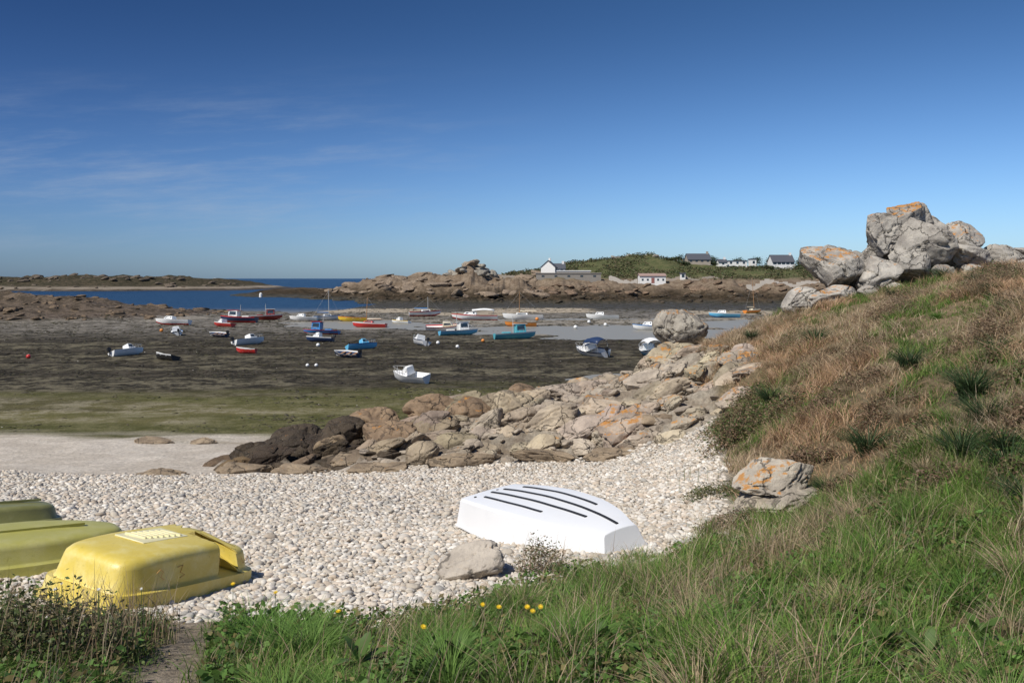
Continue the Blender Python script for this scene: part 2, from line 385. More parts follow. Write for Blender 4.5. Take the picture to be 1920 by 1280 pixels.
for gyv in np.arange(20.5, 31.0, .70):
    for gxv in np.arange(-8.3, 6.5, .82):
        x = gxv+R.uniform(-.42, .42); y = gyv+R.uniform(-.36, .36)
        rz = float(rockzone(np.array([x]), np.array([y]))[0])
        if rz < .35 or R.rand() < .1: continue
        s = R.uniform(.30, .64)*(1.3 if R.rand() < .18 else 1)
        if y < 22.5: s *= .75
        z = hz(x, y)
        tR = np.clip((x+7)/8, 0, 1)
        c = np.array((.16, .115, .075))*(1-tR)+np.array((.41, .365, .305))*tR
        if x < -4.0 and R.rand() < .6 and z < 2.9: c = np.array((.055, .043, .031))
        c = c*R.uniform(.78, 1.15)*(1, R.uniform(.93, 1.0), R.uniform(.85, 1.0))
        li = .6 if (x > 2.0 and R.rand() < .3) else .1 if x > -2 else -.3
        boulder((rocks5 if R.rand() < .6 else rocksA)[R.randint(16)], (x, y, z+s*.02), (s*R.uniform(1.0, 1.6), s*R.uniform(.75, 1.05), s*R.uniform(.5, .8)),
                (R.uniform(-.3, .3), R.uniform(-.6, .05), R.uniform(-.5, .5)), c, li,
                "dark weed-stained boulder at the foot of the ridge" if c[0] < .08 else "weathered beige granite boulder in the rocky ridge", "boulders of the rocky ridge")
        cnt += 1
for (x, y, z, a, b_, c_, k) in [(-1.5, 25.4, 2.65, 1.1, .9, .85, 1), (-3.4, 23.8, 2.4, 1.0, .85, .8, 1), (.9, 25.2, 2.8, 1.25, .9, .7, 2), (2.9, 26.2, 3.3, 1.3, .9, .7, 2),
                              (-5.1, 24.6, 2.3, 1.05, .75, .62, 0), (-7.2, 23.6, 1.95, .75, .65, .6, 0), (-6.2, 24.8, 2.15, .9, .7, .58, 0), (4.7, 26.0, 3.9, 1.1, .9, .65, 2),
                              (-2.4, 26.2, 2.8, .95, .8, .7, 1), (1.9, 23.8, 2.8, 1.3, .7, .5, 2), (.1, 27, 3.1, .9, .7, .6, 1), (-4.2, 25.8, 2.4, .9, .7, .65, 1)]:
    cc = [(.065, .05, .036), (.25, .18, .12), (.42, .375, .315)][k]
    boulder(rocks5[R.randint(16)], (x, y, z), (a, b_, c_), (R.uniform(-.3, .3), R.uniform(-.45, .1), R.uniform(-.5, .5)), cc, .15*k,
            "large rounded granite boulder in the rocky ridge", "boulders of the rocky ridge")
for (x, y, a) in [(-6.9, 22.1, .75), (-5.3, 21.6, .8), (-3.4, 21.3, .9), (-1.2, 21.4, 1.0), (.9, 21.2, 1.0), (2.6, 20.6, .9), (-8.9, 21.7, .8), (-4.3, 22.3, .6), (-13.5, 32, .9), (-11.6, 31.8, .6), (3.6, 21.8, .8)]:
    boulder(rocksA[R.randint(16)], (x, y, hz(x, y)+.0), (a, .45, .2), (0, R.uniform(-.1, .1), R.uniform(-.3, .3)), (.29, .23, .165), -.3,
            "low flat brown slab poking from the sand", "flat slabs on the beach")
PG = (.38, .362, .335)
pile = [(10.4, 28, 7.3, 1.22, 1.2, .80, 0, .38, .1, 3, .6), (11.85, 27.4, 7.12, .85, .85, .68, .1, -.3, .4, 5, .3), (12.35, 28.5, 8.4, .72, .8, .85, 0, -.5, .2, 1, .5),
        (13.45, 27.8, 8.1, 1.25, 1.1, .95, 0, .15, .5, 7, .2), (13.2, 28.4, 9.05, .85, .7, .5, 0, -.3, .1, 9, 1.0), (13.75, 28.8, 9.1, .5, .5, .42, 0, .3, .8, 6, 1.0), (14.95, 28.4, 8.35, .62, .7, .58, 0, .3, .2, 2, .65),
        (14.7, 28, 7.7, 1.0, .9, .62, 0, .1, .2, 4, .2), (16.3, 28.2, 7.65, .78, .7, .45, 0, .1, .1, 6, .3), (9.2, 27.2, 6.25, .58, .6, .48, 0, -.5, .2, 8, .3),
        (9.95, 27.0, 6.3, 1.0, .8, .42, 0, -.25, -.1, 10, .5), (12.75, 27.3, 7.4, .6, .6, .5, 0, .2, .5, 11, .2), (13.7, 26.9, 7.1, .5, .5, .35, 0, .3, .1, 12, .3),
        (14.6, 26.9, 7.2, .55, .5, .26, 0, 0, .4, 13, .55), (12.9, 29.3, 7.5, 1.8, .9, 1.2, 0, 0, 0, 0, .2), (11.2, 28.9, 7.3, 1.0, .8, .95, 0, .2, 0, 14, .3), (14.2, 28.9, 8.5, .8, .7, .75, 0, .2, 0, 5, .3),
        (12.1, 26.8, 6.6, .4, .35, .28, 0, .2, .3, 2, .2), (17.3, 28.5, 7.75, .7, .6, .4, 0, 0, 0, 4, .3), (11.2, 26.7, 6.5, .45, .4, .3, 0, 0, 1, 15, .2)]
for (x, y, z, a, b_, c_, rx, ry, rz_, k, li) in pile:
    boulder((rocksA if k % 2 else rocks5)[k], (x, y, z), (a, b_, c_), (rx, ry, rz_), np.array(PG)*R.uniform(.92, 1.1), li,
            "orange-lichened granite boulder crowning the pile" if li > .9 else "big grey granite boulder stacked on the grassy hill", "boulders of the hilltop rock pile")
boulder(rock_mesh(55, 5, 6, .7, .92, .07), (5.72, 29, 5.35), (.98, .85, .72), (0, .05, .3), (.38, .355, .31), .5, "rounded boulder with orange lichen on top of the ridge")
boulder(rock_mesh(56, 5, 12, .45, .8, .09, .95), (3.30, 11.3, 3.94), (.82, .55, .32), (0, -.1, .1), (.44, .39, .32), -.5, "split beige granite block at the foot of the slope")
boulder(rock_mesh(57, 5, 12, .45, .8, .09, .95), (3.40, 11.35, 4.33), (.66, .5, .22), (.22, -.28, .1), (.46, .42, .36), .72, "slab with orange lichen on top of another rock")
boulder(rock_mesh(61, 5, 12, .45, .8, .09, .95), (3.55, 11.2, 4.14), (.62, .5, .17), (.1, -.2, .1), (.44, .40, .34), -.4, "thin pale granite layer between two slabs")
boulder(rock_mesh(59, 5, 12), (2.75, 10.9, 3.78), (.34, .3, .2), (0, -.1, .6), (.36, .30, .23), -.5, "small granite rock under the larger slab")
boulder(rock_mesh(58, 5, 9), (-.40, 8.95, 4.00), (.39, .28, .21), (.1, -.22, .2), (.44, .40, .355), -.5, "pale granite rock lying beside the upturned white dinghy")
def scatter_np(name, nb, x0, x1, y0, y1, cond, s0, s1, colr, label, sub=3, nvar=8, seed0=300, sink=.0):
    var = [rock_vf(seed0+i, sub, 11, .48, .82, .09, .94) for i in range(nvar)]
    X = R.uniform(x0, x1, nb*12); Y = R.uniform(y0, y1, nb*12); Z = H(X, Y); ok = cond(X, Y, Z); X, Y, Z = X[ok][:nb], Y[ok][:nb], Z[ok][:nb]
    VV = []; FF = []; off = 0
    for x, y, z in zip(X, Y, Z):
        V, F = var[R.randint(nvar)]; s = s0+(s1-s0)*R.rand()**2
        Q = (V*np.array([s*R.uniform(1, 1.8), s, s*R.uniform(.4, .7)]))@eul(R.uniform(-.2, .2), R.uniform(-.3, .3), R.uniform(0, 3)).T+np.array([x, y, z+s*sink])
        VV.append(Q); FF.append(F+off); off += len(V)
    me = np_mesh(name, np.concatenate(VV), np.concatenate(FF)); me.materials.append(RM)
    o = obj(name, me, kind="stuff", label=label, cat="rocks"); o.color = (*colr, -.3); return o
scatter_np("point_rocks", 190, -115, 10, 240, 345, lambda x, y, z: z > 1.6, .8, 2.6, (.26, .205, .155), "brown broken granite covering the rocky point")
scatter_np("outcrop_rocks", 16, -21, -5, 262, 280, lambda x, y, z: z > 8, 1.2, 2.4, (.32, .30, .26), "grey granite blocks of the tall outcrop")
scatter_np("shoreline_rocks", 200, 5, 125, 222, 268, lambda x, y, z: (z > 2.2)&(z < 7), .5, 1.7, (.21, .15, .105), "reddish brown shore rocks above the weed")
scatter_np("dark_shore_rocks", 200, -110, 125, 215, 300, lambda x, y, z: (z > .3)&(z < 2.2), .4, 1.4, (.07, .055, .038), "dark weed-covered rocks at the water line")
scatter_np("headland_rocks", 9, 45, 64, 364, 378, lambda x, y, z: z > 14, 1.4, 2.4, (.34, .32, .28), "grey rocks on top of the green headland")
scatter_np("weedy_rocks", 240, -112, -50, 135, 178, lambda x, y, z: z > .3, .3, 1.1, (.17, .125, .085), "weedy brown rocks of the low outcrop")
scatter_np("islet_rocks", 90, -330, -172, 478, 560, lambda x, y, z: z > 1.6, 1.0, 3.0, (.13, .105, .08), "jagged dark rocks of the distant islet")
scatter_np("rock_rubble", 420, -8.5, 6.3, 20.0, 30, lambda x, y, z: (rockzone(x, y) > .25)&(x > -4), .08, .22, (.38, .33, .27), "broken granite rubble between the ridge boulders", sink=.3)
scatter_np("dark_rubble", 90, -8.5, -3, 21, 28, lambda x, y, z: (rockzone(x, y) > .2), .1, .26, (.09, .07, .05), "dark broken rubble at the low end of the ridge", sink=.3)

# ---------------------------------------------------------------- pebbles
def cloud_mesh(ico_k, P, S, Q, colr, seed, pl=5, lo=.5):
    V, F = ICO[ico_k]; r = np.random.RandomState(seed); nv = len(V); m_ = len(P)
    vars_ = []
    for k in range(12):
        U = V.copy()
        for _ in range(pl):
            nn = r.normal(size=3); nn /= np.linalg.norm(nn); e = np.maximum(U@nn-r.uniform(lo, .85), 0); U -= nn*(e*.85)[:, None]
        vars_.append(U)
    vars_ = np.array(vars_); vi = r.randint(0, 12, m_)
    B = vars_[vi]*S[:, None, :]
    B = np.einsum('nij,nkj->nki', Q, B)+P[:, None, :]
    FF = (F[None]+(np.arange(m_)*nv)[:, None, None]).reshape(-1, 3)
    return B.reshape(-1, 3), FF, np.repeat(colr, nv, axis=0)
def rotm(r, n_, tilt=.3):
    a = r.uniform(0, 6.28, n_); t = r.normal(0, tilt, n_); t2 = r.normal(0, tilt, n_)
    ca, sa, ct, st, c2, s2 = np.cos(a), np.sin(a), np.cos(t), np.sin(t), np.cos(t2), np.sin(t2); z = np.zeros(n_); o_ = z+1
    A_ = np.array([[ca, -sa, z], [sa, ca, z], [z, z, o_]]).transpose(2, 0, 1)
    B_ = np.array([[o_, z, z], [z, ct, -st], [z, st, ct]]).transpose(2, 0, 1)
    C_ = np.array([[c2, z, s2], [z, o_, z], [-s2, z, c2]]).transpose(2, 0, 1)
    return B_@C_@A_
def pebble_pts(sp, y0, y1, keep):
    X, Y = np.meshgrid(np.arange(-17, 5.5, sp), np.arange(y0, y1, sp)); X = X.ravel(); Y = Y.ravel()
    X = X+R.uniform(-.45, .45, len(X))*sp; Y = Y+R.uniform(-.45, .45, len(X))*sp
    edge = (vn2(X*1.1, Y*1.1, 8)-.5)*1.2
    ok = (Y > yp(X)-.25+edge*.3)&(X < xh(Y)+.1+edge*.5)&(Y < 21.6+edge*.8)&(X > -.72*Y-1.5)&(R.rand(len(X)) < keep)
    fade = sst(20.6, 21.9, Y+edge*.5); ok &= R.rand(len(X)) > fade*.9
    fade2 = sst(-.5, .3, X-xh(Y)); ok &= R.rand(len(X)) > fade2*.8
    ok &= rockzone(X, Y) < .6
    return X[ok], Y[ok]
VV = []; FF = []; CC = []; off = 0
for (ik, sp, y0, y1, keep, lift) in ((2, .056, 6.4, 13, .98, .0), (2, .09, 6.4, 13, .55, .025), (1, .072, 13, 22.5, .98, .0), (1, .12, 13, 22.5, .5, .025)):
    X, Y = pebble_pts(sp, y0, y1, keep); m_ = len(X)
    s = R.uniform(.021, .038, m_)*(1+.3*(Y > 13))*np.where(R.rand(m_) < .08, 1.6, 1)
    S = np.stack([s*R.uniform(1.15, 1.65, m_), s*1.05, s*R.uniform(.5, .75, m_)], 1)
    P = np.stack([X, Y, H(X, Y)+s*.2+lift*R.rand(m_)], 1)
    base = np.array([(.62, .56, .47), (.68, .62, .54), (.54, .48, .395), (.63, .54, .44), (.46, .435, .39), (.72, .68, .61), (.51, .43, .34)])[R.randint(0, 7, m_)]
    base = base*R.uniform(.78, 1.08, m_)[:, None]*(.87+.22*fbm(X*.5, Y*.5, 3, 5))[:, None]
    v_, f_, c_ = cloud_mesh(ik, P, S, rotm(R, m_, .22), base, 3, 5, .5)
    VV.append(v_); FF.append(f_+off); CC.append(c_); off += len(v_)
me = np_mesh("pebbles", np.concatenate(VV), np.concatenate(FF)); add_col(me, "tint", np.concatenate(CC))
me.materials.append(attr_mat("pebble_material", .85, 0, .3, 40, .2, 25))
print("pebble faces", len(me.polygons))
obj("pebbles", me, kind="stuff", label="pale rounded pebbles covering the upper beach", cat="pebbles")
m_ = 60000
Y = 34*np.exp(R.rand(m_)*np.log(200/34.)); X = R.uniform(-.68, .62, m_)*Y
Z = H(X, Y); cl = fbm(X*.04, Y*.22, 5, 63, .6); c2_ = fbm(X*.5, Y*.4, 3, 67)
ok = (Z > SEA-.03)&(Z < 1.0)&(R.rand(m_) < .03+.97*np.where(Y < 58, .6*(1-sst(.38, .48, cl)), 1-sst(.52, .62, cl))*sst(.42, .6, c2_))&(Y > 35+3*R.rand(m_))
X, Y, Z = X[ok], Y[ok], Z[ok]; m_ = len(X)
s = R.uniform(.03, .12, m_)*(.4+Y/75)
S = np.stack([s*R.uniform(1.4, 3.0, m_), s*R.uniform(.8, 1.4, m_), s*R.uniform(.10, .26, m_)], 1)
wc = np.array([(.036, .031, .020), (.046, .042, .022), (.060, .058, .026), (.042, .033, .023), (.050, .042, .030)])[R.randint(0, 5, m_)]*R.uniform(.7, 1.25, m_)[:, None]
wc = wc*(1+.8*(1-sst(45, 62, Y)))[:, None]
pale = R.rand(m_) < .03; wc[pale] = (.45, .42, .36); S[pale] *= np.array([.3, .45, .9])
v_, f_, c_ = cloud_mesh(1, np.stack([X, Y, Z+S[:, 2]*.1], 1), S, rotm(R, m_, .1), wc, 5)
me = np_mesh("seaweed", v_, f_); add_col(me, "tint", c_); me.materials.append(attr_mat("seaweed_material", .85, 0, .5, 12, .3, 6))
obj("seaweed", me, kind="stuff", label="brown and olive seaweed strewn over the tidal flat", cat="seaweed")

# ---------------------------------------------------------------- grass
def blades(P, h, wd, lean, bend, colr, seed=1):
    m_ = len(P); r = np.random.RandomState(seed)
    sa = r.uniform(0, 3.14, m_); side = np.stack([np.cos(sa), np.sin(sa), np.zeros(m_)], 1)
    ld = np.stack([np.cos(lean), np.sin(lean), np.zeros(m_)], 1)
    T = [0, .38, .72, 1.]; Wt = [1, .85, .55, .08]
    V = np.zeros((m_, 8, 3))
    for k, (t, wt) in enumerate(zip(T, Wt)):
        c_ = P+np.array([0, 0, 1])*(h*(t-.35*np.minimum(bend, 1.2)*t*t))[:, None]+ld*(bend*h*t*t)[:, None]
        V[:, 2*k] = c_-side*(wd*wt/2)[:, None]; V[:, 2*k+1] = c_+side*(wd*wt/2)[:, None]
    q = np.array([[0, 1, 3, 2], [2, 3, 5, 4], [4, 5, 7, 6]])
    F_ = (q[None]+(np.arange(m_)*8)[:, None, None]).reshape(-1, 4)
    return V.reshape(-1, 3), F_, np.repeat(colr, 8, axis=0)
def leaves(P, size, colr, seed, flat=.5, wid=.22):
    m_ = len(P); r = np.random.RandomState(seed)
    a = r.normal(size=(m_, 3)); a[:, 2] *= flat; a /= np.linalg.norm(a, axis=1)[:, None]
    b_ = np.cross(a, r.normal(size=(m_, 3))); b_ /= np.linalg.norm(b_, axis=1)[:, None]
    s = size[:, None]
    V = np.stack([P, P+a*s*.5+b_*s*wid, P+a*s, P+a*s*.5-b_*s*wid], 1)
    F_ = np.arange(m_*4).reshape(-1, 4)
    return V.reshape(-1, 3), F_, np.repeat(colr, 4, axis=0)
GM = attr_mat("grass_material", .65, .35, 0, 30, .2, 12)
LM = attr_mat("leaf_material", .55, .25, 0, 30, .2, 10)
def pick(pal, m_): return np.array(pal)[R.randint(0, len(pal), m_)]*R.uniform(.65, 1.25, m_)[:, None]
green = [(.11, .21, .035), (.15, .27, .045), (.085, .16, .03), (.19, .28, .065), (.25, .26, .10)]
dry = [(.54, .41, .26), (.45, .335, .21), (.60, .48, .33), (.34, .24, .145), (.48, .38, .27)]
m_ = 250000
Y = np.sqrt(R.uniform(1.6**2, 10.3**2, m_)); X = R.uniform(-1, 1, m_)*(.68*Y+.7)
ed = (vn2(X*2.2, Y*2.2, 12)-.5)*.7
tuf = fbm(X*3.2, Y*3.2, 3, 22)
ok = ((Y < yp(X)+ed)|(X > xh(Y)+ed*.5))&(R.rand(m_) > .97*(1-sst(.08, .34, pathd(X, Y)+ed*.12))*(Y < 7.6))
ok &= R.rand(m_) < (.25+.75*sst(.38, .55, tuf))
X = X[ok]; Y = Y[ok]; m_ = len(X); tuf = tuf[ok]
cl = fbm(X*1.3, Y*1.3, 4, 14)
h = R.uniform(.05, .17, m_)*(.3+1.0*cl+1.1*sst(.45, .68, tuf))*(.75+.6*sst(-1.5, 1.5, X))
h *= .5+.5*sst(0, .7, yp(X)-Y+(X > 1.8)*2)
isdry = R.rand(m_) < (.08+.65*sst(.52, .64, fbm(X*.9+3, Y*.9, 4, 15))*sst(-.5, 2.5, X))
c = np.where(isdry[:, None], pick(dry, m_)*.9, pick(green, m_)*(.65+.8*fbm(X*1.7, Y*1.7, 3, 17))[:, None])
h = np.where(isdry, h*1.15, h)
P = np.stack([X, Y, H(X, Y)-.01], 1)
v1, f1, c1 = blades(P, h, R.uniform(.004, .009, m_), tuf*30+R.uniform(-1.6, 1.6, m_), R.uniform(.1, 1.1, m_), c, 2)
m2 = 5500
Y = np.sqrt(R.uniform(2.8**2, 9.9**2, m2)); X = R.uniform(-1, 1, m2)*(.66*Y+.5)
ok = ((Y < yp(X)+.05)|(X > xh(Y)))&(pathd(X, Y) > .3)&((fbm(X*1.1, Y*1.1, 3, 25) > .50)|((X > .1)&(X < 2.6)&(Y > 7.6)))&(X > -2.4); X = X[ok]; Y = Y[ok]; m2 = len(X)
v2, f2, c2 = blades(np.stack([X, Y, H(X, Y)], 1), R.uniform(.22, .46, m2), R.uniform(.003, .0055, m2), R.uniform(-.8, .8, m2), R.uniform(.05, .6, m2), pick(dry, m2), 4)
me = np_mesh("meadow_grass", np.concatenate([v1, v2]), np.concatenate([f1, f2+len(v1)])); add_col(me, "tint", np.concatenate([c1, c2])); me.materials.append(GM)
obj("meadow_grass", me, kind="stuff", label="green grass mixed with dry stalks above the beach", cat="grass")
m_ = 80000
Y = np.sqrt(R.uniform(2.5**2, 9.9**2, m_)); X = R.uniform(-1, 1, m_)*(.66*Y+.5)
ok = ((Y < yp(X)+.1)|(X > xh(Y)))&(pathd(X, Y) > .22)&(fbm(X*1.4+8, Y*1.4, 3, 27) > .50); X = X[ok]; Y = Y[ok]; m_ = len(X)
v_, f_, c_ = leaves(np.stack([X, Y, H(X, Y)+R.uniform(.02, .15, m_)], 1), R.uniform(.025, .07, m_), pick([(.10, .19, .04), (.13, .23, .055), (.07, .13, .03), (.20, .17, .07)], m_), 31, .5, .3)
me = np_mesh("meadow_weeds", v_, f_); add_col(me, "tint", c_); me.materials.append(LM)
obj("meadow_weeds", me, kind="stuff", label="small leafy green weeds growing through the grass", cat="weeds")
m_ = 380000
Y = np.sqrt(R.uniform(8**2, 36**2, m_)); X = R.uniform(.15, .74, m_)*Y
ed = (vn2(X*1.5, Y*1.5, 13)-.5)*.9; tuf = fbm(X*2.0, Y*2.0, 3, 29)
ok = (X > xh(Y)+ed*.6)&(Y > 9)&(Y < 35.5)
ok &= R.rand(m_) < (.25+.75*sst(.36, .54, tuf))
ok &= ~((np.hypot(X-3.2, Y-11.0) < .95)&(Y < 11.45))
X = X[ok]; Y = Y[ok]; m_ = len(X); tuf = tuf[ok]
cl = fbm(X*1.1, Y*1.1, 4, 16); cg = fbm(X*.45, Y*.45, 5, 18, .6)
g = (R.rand(m_) < .10+.8*sst(.54, .63, cg+.10*(X-xh(Y) < 1.2)+.10*(Y > 24)*(X > 11)))
red = sst(.45, .6, fbm(X*.6+9, Y*.6, 3, 21))[:, None]
dc = pick(dry, m_)*(.8+.5*fbm(X*.9, Y*.9, 4, 28))[:, None]; dc = dc*(1-red*.6)+dc*red*.6*np.array([.92, .72, .62])
c = np.where(g[:, None], pick(green, m_)*.95, dc)
h = R.uniform(.08, .26, m_)*(.3+1.0*cl+1.0*sst(.45, .66, tuf))*np.where(g, .75, 1)
v1, f1, c1 = blades(np.stack([X, Y, H(X, Y)-.01], 1), h, R.uniform(.006, .012, m_)*(.8+Y/40), tuf*22+R.uniform(-1.4, 1.4, m_), R.uniform(.3, 1.4, m_), c, 6)
me = np_mesh("hillside_grass", v1, f1); add_col(me, "tint", c1); me.materials.append(GM)
obj("hillside_grass", me, kind="stuff", label="dry beige and green grass matted over the hillside", cat="grass")

# ---------------------------------------------------------------- leafy plants
def shrub(x, y, rx, ry, hgt, nl, size, pal, label, name="shrub", cat="bush", stalks=60, seed=0, group=None):
    r = np.random.RandomState(seed+50); z0 = hz(x, y)
    cen = r.uniform(-1, 1, (14, 3)); cen[:, 2] = r.uniform(.1, .8, 14)
    k = r.randint(0, 14, nl); Q = cen[k]*np.array([.75, .75, 1])+r.normal(0, .22, (nl, 3)); Q[:, 2] = np.abs(Q[:, 2])
    Q = Q*np.array([rx, ry, hgt]); Q[:, 2] = np.minimum(Q[:, 2], hgt*1.2)
    rad = np.hypot(Q[:, 0]/rx, Q[:, 1]/ry); Q[:, 2] *= np.clip(1.25-rad*.6, .15, 1)
    hh_ = H(Q[:, 0]+x, Q[:, 1]+y)-z0; Q[:, 2] += hh_
    pc = np.array(pal)[r.randint(0, len(pal), nl)]*r.uniform(.6, 1.3, nl)[:, None]
    v1, f1, c1 = leaves(Q, r.uniform(.6, 1.4, nl)*size, pc, seed)
    ns = stalks
    sx = r.uniform(-.9, .9, ns)*rx; sy = r.uniform(-.9, .9, ns)*ry
    v2, f2, c2 = blades(np.stack([sx, sy, H(sx+x, sy+y)-z0], 1), r.uniform(.7, 1.35, ns)*hgt, np.full(ns, .006), r.uniform(0, 6.28, ns), r.uniform(.1, .5, ns), np.array(dry)[r.randint(0, 5, ns)]*.7, seed)
    me = np_mesh(name, np.concatenate([v1, v2]), np.concatenate([f1, f2+len(v1)])); add_col(me, "tint", np.concatenate([c1, c2])); me.materials.append(LM)
    return obj(name, me, label=label, cat=cat, loc=(x, y, z0), group=group)
dg = [(.08, .12, .035), (.11, .15, .045), (.13, .14, .06), (.22, .18, .09)]
br = [(.22, .145, .09), (.16, .105, .068), (.28, .19, .125), (.12, .11, .055)]
shrub(-3.25, 5.45, 1.0, .8, .46, 13000, .036, dg, "dense green shrub with small pale flowers beside the path", seed=1, stalks=900)
shrub(-2.9, 6.3, .45, .3, .2, 1500, .035, dg, "low green plant by the yellow boat", seed=2)
shrub(.30, 9.0, .28, .22, .36, 1300, .03, br+dg, "brown wild bush growing beside the white dinghy", seed=3)
shrub(2.75, 10.5, .45, .25, .2, 2000, .03, br+dg, "straggly bush at the foot of the lichened rock", seed=4)
shrub(3.0, 12.6, .4, .3, .2, 1600, .035, dg, "small green plant at the edge of the pebbles", seed=5)
shrub(4.5, 16.4, 1.0, .8, .5, 6000, .055, dg+br, "green and brown bush at the foot of the hill", seed=6)
shrub(5.1, 19.0, .8, .7, .45, 4000, .055, dg+br, "green and brown bush at the foot of the hill", seed=16)
for i, (x, y, a) in enumerate([(6.8, 12.5, .5), (5.8, 9.5, .5), (7.9, 14.5, .6), (5.3, 11.2, .4), (9.3, 16, .6), (6.1, 15, .5), (8.4, 12.0, .6), (4.4, 9.0, .4), (10.2, 19, .6), (4.9, 8.2, .35),
                           (7.2, 17.5, .6), (8.6, 19.5, .7), (7.5, 22.5, .8), (10.5, 22.5, .7), (5.6, 12.9, .45), (6.6, 10.8, .5), (9.6, 14.2, .6), (11.6, 20.5, .7), (4.7, 10.3, .35), (4.3, 12.4, .4),
                           (6.2, 8.8, .4), (7.6, 11.2, .5), (4.1, 10.9, .35), (5.0, 14.3, .45), (12.4, 22.5, .7), (6.4, 18.6, .6)]):
    shrub(x, y, a, a*.8, a*.62, 1700, .042, br if i % 3 else dg+br, "withered brown thistle clump on the slope", name="thistle_clump", cat="wild plant", seed=20+i, stalks=60, group="withered clumps on the slope")
tm = []
for i in range(6):
    nb_ = 240; r = np.random.RandomState(60+i); a = r.uniform(0, 6.28, nb_); rr = r.uniform(0, .13, nb_); big = i < 2
    bc = [(.06, .10, .04), (.05, .085, .035), (.12, .23, .045), (.15, .25, .06), (.45, .35, .22), (.38, .30, .19)][i]
    v_, f_, c_ = blades(np.stack([rr*np.cos(a), rr*np.sin(a), 0*a], 1), r.uniform(.18, .34, nb_)*(1.8 if big else 1), np.full(nb_, .013 if big else .007), a+r.uniform(-.4, .4, nb_), r.uniform(.4, 1.3, nb_), np.array([bc])*r.uniform(.65, 1.4, nb_)[:, None], 3+i)
    me = np_mesh("grass_tuft", v_, f_); add_col(me, "tint", c_); me.materials.append(GM); tm.append(me)
tl = ["dark green tuft of long arching blades"]*2+["fresh green grass tuft in the turf"]*2+["dry straw-coloured grass tuft"]*2
spots = [(4.95, 9.4, 0), (5.25, 9.1, 1), (5.5, 9.9, 0), (5.0, 8.6, 1), (4.5, 7.4, 1), (5.4, 8.2, 0)]
for k in range(90):
    y = math.sqrt(R.uniform(9, 100)); x = R.uniform(-.35, .66)*y
    if (y > float(yp(x))-.2 and x < float(xh(y))+.2) or float(pathd(x, y)) < .4: continue
    spots.append((x, y, R.randint(2, 6) if x > 0 else R.randint(2, 4)))
for k in range(60):
    y = R.uniform(10, 30); x = R.uniform(.28, .6)*y
    if x > float(xh(y))+.3: spots.append((x, y, R.choice([0, 2, 4, 5, 1, 5])))
for (x, y, k) in spots:
    o = obj("grass_tuft", tm[k], label=tl[k], cat="grass tuft", loc=(x, y, hz(x, y)-.01), group="grass tufts"); o.rotation_euler = (0, 0, R.uniform(0, 6)); s = R.uniform(.6, 1.15); o.scale = (s, s, s)
for i, (x, y) in enumerate([(2.05, 4.75), (2.35, 5.0), (-.85, 4.75), (1.15, 4.55), (2.2, 4.5), (1.75, 4.6), (2.6, 4.75), (-.3, 4.6), (.5, 4.9)]):
    r = np.random.RandomState(80+i); V = []; F_ = []; Cc = []
    for k in range(16):
        a = r.uniform(0, 6.28); ln = r.uniform(.12, .26); el_ = r.uniform(.3, 1.2); wd = ln*.14
        d = np.array([math.cos(a)*math.cos(el_), math.sin(a)*math.cos(el_), math.sin(el_)]); sdv = np.array([-math.sin(a), math.cos(a), 0]); b0 = len(V)
        for t, ww in ((0, .1), (.25, .8), (.55, 1), (.8, .6), (1, .05)):
            p_ = d*ln*t-np.array([0, 0, 1])*ln*.35*t*t
            V += [p_-sdv*wd*ww+np.array([0, 0, .25*wd*ww]), p_, p_+sdv*wd*ww+np.array([0, 0, .25*wd*ww])]
        for q in range(4):
            s_ = b0+q*3; F_ += [[s_, s_+1, s_+4, s_+3], [s_+1, s_+2, s_+5, s_+4]]
        Cc += [np.array((.10, .17, .04))*r.uniform(.7, 1.4)]*15
    me = np_mesh("dock_plant", np.array(V), np.array(F_)); add_col(me, "tint", np.array(Cc)); me.materials.append(LM)
    obj("dock_plant", me, label="broad-leaved green weed growing in the grass", cat="wild plant", loc=(x, y, hz(x, y)+.08), group="broad-leaved weeds")
stem_m = paint("stem", (.10, .15, .04), .6); yel_m = paint("petal_yellow", (.75, .50, .01), .6, .1); wh_m = paint("petal_white", (.75, .75, .70), .6, .1)
def bm_mesh(name, bm, mats, sharp=35):
    me = bpy.data.meshes.new(name); bmesh.ops.recalc_face_normals(bm, faces=bm.faces); bm.to_mesh(me); bm.free()
    for m in mats: me.materials.append(m)
    for p_ in me.polygons: p_.use_smooth = True
    me.set_sharp_from_angle(angle=math.radians(sharp)); return me
def cyl(bm, p0, p1, r0, r1, seg=8, mi=0):
    p0 = Vector(p0); p1 = Vector(p1); d = (p1-p0); q = d.to_track_quat('Z', 'Y')
    a = []; b_ = []
    for k in range(seg):
        t = 2*math.pi*k/seg; v = Vector((math.cos(t), math.sin(t), 0))
        a.append(bm.verts.new(p0+q@(v*r0))); b_.append(bm.verts.new(p1+q@(v*r1)))
    fs = [bm.faces.new((a[k], a[(k+1) % seg], b_[(k+1) % seg], b_[k])) for k in range(seg)]
    fs.append(bm.faces.new(a[::-1])); fs.append(bm.faces.new(b_))
    for f in fs: f.material_index = mi
